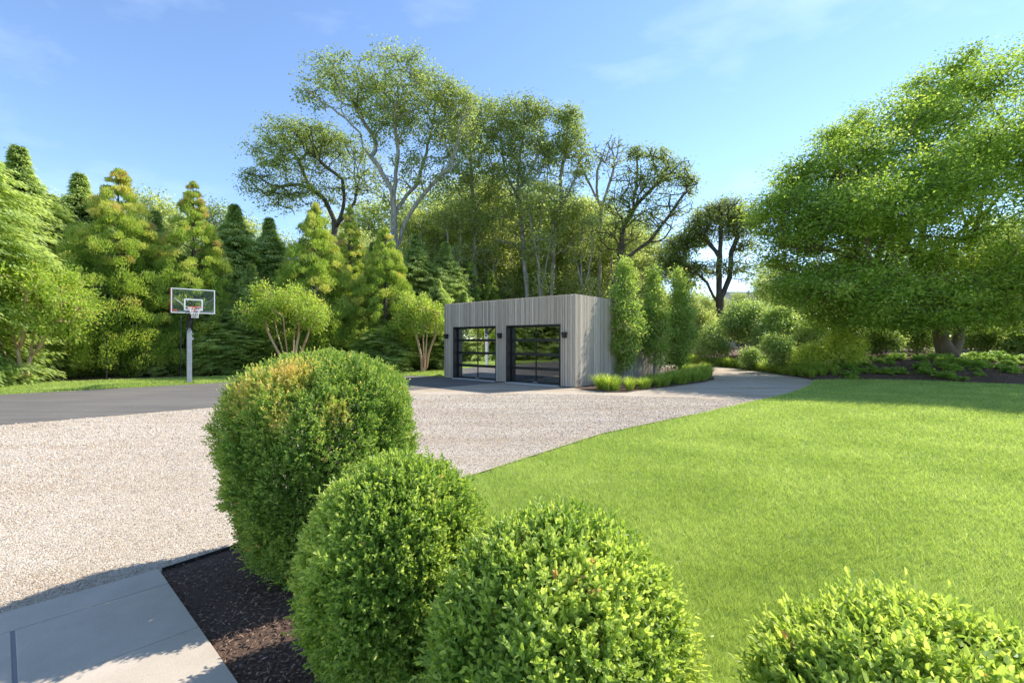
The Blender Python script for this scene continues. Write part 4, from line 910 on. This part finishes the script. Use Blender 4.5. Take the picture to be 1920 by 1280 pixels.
# ---------------------------------------------------------------- the big bright tree on the right
Y = 24.5; bx, by = at(1782, 0, Y)[0], Y; bz = float(ground_z(bx, by)) - .05
bb = np.array([bx, by, bz])
grown_tree('big_shade_tree', bb,
 [[bb, at(1768, 640, Y), at(1762, 610, Y), at(1745, 560, Y - .5), at(1720, 500, Y - 1), at(1690, 440, Y - 1.5), at(1650, 380, Y - 2)],
  [bb + np.array([.15, 0, .1]), at(1796, 640, Y), at(1800, 600, Y), at(1812, 520, Y + .5), at(1832, 420, Y + 1), at(1850, 330, Y + 1), at(1880, 230, Y + 1.5)],
  [at(1745, 560, Y - .5), at(1680, 520, Y - 2), at(1600, 480, Y - 3.2), at(1520, 460, Y - 3.5)], [at(1762, 600, Y), at(1700, 580, Y - 2.5), at(1620, 560, Y - 4), at(1540, 545, Y - 4.5)],
  [at(1800, 600, Y), at(1850, 540, Y - 1.5), at(1920, 480, Y - 2.5), at(2000, 430, Y - 3)], [at(1832, 420, Y + 1), at(1890, 350, Y), at(1940, 260, Y)],
  [at(1720, 500, Y - 1), at(1740, 380, Y + 1), at(1750, 280, Y + 1.5)], [at(1690, 440, Y - 1.5), at(1610, 370, Y - 1), at(1560, 310, Y)], [at(1812, 520, Y), at(1830, 500, Y + 3), at(1800, 380, Y + 5)]],
 [lb(1850, 175, 110, 60, Y, 5, 4.5), lb(1740, 220, 80, 60, Y, 4, 4.5), lb(1640, 270, 80, 65, Y, 5, 4.5), lb(1560, 340, 75, 65, Y - 1, 5, 4), lb(1490, 410, 55, 60, Y - 1.5, 4, 3.5), lb(1480, 480, 40, 45, Y - 2, 2.2, 3),
  lb(1560, 460, 90, 70, Y - 2, 7, 4), lb(1680, 370, 100, 90, Y, 7, 5.5), lb(1700, 480, 100, 80, Y - 2, 6, 4.5), lb(1580, 550, 90, 50, Y - 3, 5, 3.2), lb(1700, 560, 100, 45, Y - 3, 5, 3.2), lb(1830, 520, 80, 60, Y - 3, 4, 3.5),
  lb(1900, 540, 80, 60, Y - 4, 3, 3), lb(1880, 330, 90, 110, Y + 3, 4, 3), lb(1980, 250, 90, 120, Y, 4, 5), lb(2010, 430, 90, 100, Y - 2, 4, 5), lb(1505, 545, 40, 30, Y - 3.5, 1.5, 2.5), lb(1700, 602, 70, 16, Y - 3, 1.6, 2.5), lb(1800, 592, 70, 20, Y - 3.5, 1.8, 2), lb(1890, 600, 60, 18, Y - 4, 1.2, 2), lb(1600, 600, 50, 14, Y - 3, 1, 2), lb(1640, 205, 22, 16, Y, .5, 1), lb(1725, 160, 30, 16, Y, .6, 1.2), lb(1800, 118, 34, 14, Y, .7, 1.3), lb(1565, 262, 24, 18, Y - 1, .5, 1), lb(1500, 320, 26, 20, Y - 1, .6, 1), lb(1445, 385, 22, 20, Y - 2, .5, 1),
  lb(1640, 400, 90, 60, 19.5, 4, 2.5), lb(1770, 350, 90, 70, 19.3, 4, 2.5), lb(1900, 300, 100, 80, 19, 4, 2.8), lb(2060, 300, 120, 120, 19, 6, 3.2), lb(2130, 150, 110, 80, 18.5, 4, 3), lb(2200, 350, 110, 100, 18, 4, 3)],
 1750, 190, .46, .145, .09, M['beech'], M['bark_beech'], .42, 'huge bright green spreading tree with twin brown trunk at the right of the lawn', 'tree', None, flat=.42, rtip=.016, rstem=.085, sides=8, lowest=3.2, seg=.6, base_t=.48, shell=.4, top=.35, droop=.15)

# ---------------------------------------------------------------- hornbeams right of the garage
def hornbeam(px, basey, topy, rad, Y, lab, seed=0):
    X = (px - 960) / F * Y; H = CAM_H + (640 - topy) / F * Y
    prof_ = [(.18, .45), (.3, .85), (.45, 1.0), (.6, .9), (.75, .62), (.88, .34), (.97, .14)]
    lobes = [((X + rng.normal(0, .06), Y + rng.normal(0, .06), H * f), (rad * q, rad * q, H * .09), q * q + .1) for f, q in prof_]
    return grown_tree('columnar_hornbeam', (X, Y, 0), [[(X, Y, 0), (X + .02, Y, H * .4), (X, Y, H * .95)]], lobes, 330, 60, .13, .11, .065, M['horn'], M['bark_oak'], .05, lab, 'tree',
                      'columnar hornbeams beside the garage', flat=.9, rtip=.006, sides=6, lowest=.4, seg=.25, base_t=.5, wob=.015, droop=.05, bend=.5)
hornbeam(1170, 715, 492, .80, 19.3, 'nearest columnar hornbeam, pale green, against the sunlit garage side wall')
hornbeam(1227, 712, 508, .82, 20.6, 'middle columnar hornbeam, between the nearest and the farthest ones')
hornbeam(1274, 708, 512, .84, 21.4, 'farthest columnar hornbeam, darker, standing free of the garage on a bare dark stem')

# ---------------------------------------------------------------- ornamental grass
def tuft_mesh(h, n):
    a = rng.random(n) * 6.283; r = .14 * rng.random(n); b0 = np.stack([r * np.cos(a), r * np.sin(a), 0 * a], -1); H = h * (.6 + .5 * rng.random(n)); sp = h * (.15 + .8 * rng.random(n))
    a2 = a + rng.normal(0, .4, n); od = np.stack([np.cos(a2), np.sin(a2), 0 * a], -1); sd_ = np.stack([-np.sin(a2), np.cos(a2), 0 * a], -1) * .006
    m1 = b0 + od * (sp * .35)[:, None] + np.array([0, 0, 1]) * (H * .65)[:, None]; tp = b0 + od * sp[:, None] + np.array([0, 0, 1]) * (H * (1 - .25 * sp / h))[:, None]
    V = np.stack([b0 - sd_, b0 + sd_, m1 + sd_, m1 - sd_, tp + sd_ * .2, tp - sd_ * .2], 1).reshape(-1, 3); k = (np.arange(n) * 6)[:, None]
    Fc = np.concatenate([k + np.array([[0, 1, 2, 3]]), k + np.array([[3, 2, 4, 5]])], 1).reshape(-1, 4)
    return np_mesh('ornamental_grass', V, Fc, M['tuft'], None, np.repeat(np.clip(.5 + rng.normal(0, .28, n), 0, 1), 2))
tf = [tuft_mesh(.56, 260), tuft_mesh(.42, 200), tuft_mesh(.66, 300)]; tused = [False] * 3
def put_tuft(x, y, v, s, lab, grp, z=0):
    o = tf[v] if not tused[v] else tf[v].copy()
    if tused[v]: C.objects.link(o)
    tused[v] = True; o.location = (x, y, z); o.scale = (s, s, s * (.85 + .3 * random.random())); o.rotation_euler = (0, 0, random.random() * 6)
    tag(o, lab, 'ornamental grass', grp)
edge = [(3.2, 15.85), (3.9, 15.9), (4.9, 16.8), (6.4, 18.1), (8.0, 19.6), (9.1, 21.3), (10.0, 23.4), (10.4, 25.5)]
for i in range(len(edge) - 1):
    a, b_ = np.array(edge[i]), np.array(edge[i + 1]); nrm_ = np.array([-(b_ - a)[1], (b_ - a)[0]]); nrm_ /= np.linalg.norm(nrm_)
    k = max(2, int(np.linalg.norm(b_ - a) / .48))
    for j in range(k):
        for row in range(3 if i > 2 else 2):
            p = a + (b_ - a) * (j + random.random() * .6) / k + nrm_ * (row * .5 + random.uniform(-.1, .1))
            put_tuft(p[0], p[1], random.randrange(3), random.uniform(.55, 1.15), 'green ornamental grass clump edging the bed between garage and drive', 'ornamental grasses beside the garage', .02)
edge2 = [(14.1, 21.2), (14.3, 23.0), (14.6, 25.5), (14.7, 28), (14.6, 30.3), (13.6, 33.3), (11.6, 36.6), (9, 39)]
for i in range(len(edge2) - 1):
    a, b_ = np.array(edge2[i]), np.array(edge2[i + 1]); nrm_ = np.array([(b_ - a)[1], -(b_ - a)[0]]); nrm_ /= np.linalg.norm(nrm_)
    k = max(2, int(np.linalg.norm(b_ - a) / .42))
    for j in range(k):
        for row in range(3):
            p = a + (b_ - a) * (j + random.random() * .5) / k + nrm_ * (row * .42 + random.uniform(-.08, .08))
            put_tuft(p[0], p[1], random.randrange(3), random.uniform(.8, 1.1), 'yellow green ornamental grass clump in the row along the far side of the drive', 'ornamental grasses along the far side of the drive', float(ground_z(p[0], p[1])))

# ---------------------------------------------------------------- shrubs on the bank
def shrub(px, Y, w_, h, mat, lab, n=130, per=60, ls=.12, name='shrub', z=None, group=None):
    X = (px - 960) / F * Y; z = float(ground_z(X, Y)) - .03 if z is None else z
    lobes = [((X + rng.normal(0, w_ * .15), Y + rng.normal(0, w_ * .15), z + h * f), (w_ * q, w_ * q, h * .24), q) for f, q in ((.35, .85), (.55, .8), (.75, .6))]
    return grown_tree(name, (X, Y, z), [[(X, Y, z), (X, Y, z + h * .5)]] + [[(X, Y, z), (X + w_ * .5 * math.cos(a), Y + w_ * .5 * math.sin(a), z + h * .6)] for a in (0, 1.3, 2.6, 3.9, 5.2)],
                      lobes, n, per, .13 * (h / 1.5) ** .5 + .03, ls, ls * .6, mat, M['bark_dark'], .03, lab, 'shrub', group, rtip=.006, sides=5, seg=.25, lowest=.1, wob=.02, flat=.8, shell=.3)
shrub(1405, 27.5, .65, 1.35, M['shrub'], 'small round bright green shrub beyond the grass row, beside the drive bend', n=110)
shrub(1462, 25.5, 1.05, 2.0, M['shrub'], 'mid green loose shrub at the left foot of the big bright tree', n=200)
shrub(1520, 23.5, .8, 1.3, M['lime'], 'low lime green shrub left of the larger lime shrub', n=150)
shrub(1574, 23.0, .95, 1.75, M['lime'], 'larger bright lime yellow shrub on the mulch bank', n=220)
shrub(1340, 33, 1.3, 2.8, M['shrub'], 'leafy shrub behind the drive bend, left of the tall pale shrub', n=220)
shrub(1400, 34, 2.3, 4.3, M['shrub'], 'tall wide shrub with pale glossy leaves below the flat topped oak', n=420, ls=.16)
shrub(1455, 31, 1.8, 3.6, M['shrub'], 'tall glossy shrub tucked under the left edge of the big bright tree', n=320, ls=.15)
shrub(1310, 38, 2.0, 4.0, M['wood'], 'broad loose shrub directly right of the farthest hornbeam', n=300, ls=.16)
shrub(1655, 26.5, 1.2, 2.0, M['hemlock'], 'dark green shrub in shade left of the twin trunk', n=200)
shrub(1720, 27.5, 1.2, 2.2, M['hemlock'], 'dark shrub directly behind the twin trunk', n=200)
shrub(1850, 27.5, 1.6, 1.9, M['hemlock'], 'wide dark green shrub in shade right of the twin trunk', n=260)
shrub(1920, 25.5, 1.4, 1.8, M['hemlock'], 'dark shaded shrub at the right photo edge', n=220)
shrub(1600, 29, 1.6, 2.6, M['shrub'], 'shaded shrub behind the larger lime shrub', n=230)
shrub(1530, 29, 1.5, 2.8, M['shrub'], 'green shrub in the gap behind the low lime shrub', n=230)
for px, Y, top in ((1845, 29.5, 540), (1868, 30, 520)):
    X = (px - 960) / F * Y; z = float(ground_z(X, Y)); m = MB(); m.tube([(0, 0, 0), (-.1, 0, 2), (.1, 0, 4.5)], [.09, .07, .04], 8)
# ferny perennials on the bank
def fern_mesh(n, ln, wd):
    a = rng.random(n) * 6.283; el = rng.uniform(.35, 1.2, n); c = []; d = []; nn_ = []; L_ = []; W_ = []; T = []
    for k in range(5):
        s = k / 5; od = np.stack([np.cos(a), np.sin(a), 0 * a], -1)
        p = od * (ln * s * np.cos(el))[:, None] + np.array([0, 0, 1]) * (ln * (s * np.sin(el) - .55 * s * s * np.cos(el)))[:, None]
        for sg in (-1, 1):
            sd_ = np.stack([-np.sin(a), np.cos(a), 0 * a], -1) * sg
            c.append(p); d.append(unit(od * .8 + sd_ * .9 + np.array([0, 0, .25 - s * .6]))); nn_.append(unit(np.array([0, 0, 1.]) + rdir(n) * .3)); L_.append(np.full(n, wd * (1.1 - .5 * s))); W_.append(np.full(n, wd * .42)); T.append(np.clip(.5 + rng.normal(0, .2, n), 0, 1))
    return leaf_mesh('leafy_perennial', np.concatenate(c), np.concatenate(d), np.concatenate(nn_), np.concatenate(L_), np.concatenate(W_), M['fern'], None, np.concatenate(T), fold=True)
fm = [fern_mesh(30, .5, .20), fern_mesh(22, .4, .17), fern_mesh(38, .6, .22)]; fu = [False] * 3
fpts = []
for k in range(400):
    px = random.uniform(1500, 1990); Y = random.uniform(19.3, 25.5); X = (px - 960) / F * Y; z = float(ground_z(X, Y))
    if z < .06 or (px > 1620 and random.random() < .35) : continue
    if any((X - q[0]) ** 2 + (Y - q[1]) ** 2 < .38 for q in fpts): continue
    fpts.append((X, Y, z, px))
for X, Y, z, px in fpts[:85]:
    v = random.randrange(3); o = fm[v] if not fu[v] else fm[v].copy()
    if fu[v]: C.objects.link(o)
    fu[v] = True; s = random.uniform(.65, 1.15); o.location = (X, Y, z - .02); o.scale = (s, s, s); o.rotation_euler = (0, 0, random.random() * 6)
    if px < 1620: tag(o, 'leafy green perennial on the mulch bank left of the big tree trunk', 'plant', 'perennials on the bank left of the trunk')
    else: tag(o, 'leafy green perennial on the mulch bank around or right of the big tree trunk', 'plant', 'perennials on the bank by the trunk')

# ---------------------------------------------------------------- far house and far woods
hz = 0; hx, hy = (1398 - 960) / F * 72, 72
hs_ = empty('far_house', (hx, hy, 0)); tag(hs_, 'distant house with dark grey roof glimpsed through the trees beyond the drive', 'house')
m = MB(); m.box((0, 0, 3.2), (9.4, 9, 6.4)); m.build('wall', M['concrete'], hs_)
m = MB(); m.add([(-5.2, -5, 6.41), (5.2, -5, 6.41), (5.2, 5, 6.41), (-5.2, 5, 6.41), (-4, 0, 9.6), (4, 0, 9.6)], [(0, 1, 5, 4), (2, 3, 4, 5), (0, 4, 3), (1, 2, 5), (3, 2, 1, 0)]); m.build('roof', plain('grey_shingles', (.11, .115, .13), .9, noise=.2), hs_)
for q in (-3, 0, 3):
    for zz2 in (1.6, 4.6):
        m = MB(); m.box((q, -4.53, zz2), (1.3, .06, 1.5)); m.build('window', M['black'], hs_)
n = 2600; a = rng.uniform(-1.15, 1.15, n); R = rng.uniform(84, 100, n); T = np.stack([R * np.sin(a), R * np.cos(a), rng.random(n) ** .7 * (8.5 + 2.0 * np.sin(a * 23) + 1.2 * np.sin(a * 51))], -1)
ar = cluster_leaves(T, 34, 1.1, .8, .5, .6)
o = leaf_mesh('distant_woods', *ar[:5], M['wood'], None, ar[5]); tag(o, 'continuous belt of distant woods on the skyline behind the property', 'woods', kind='stuff')
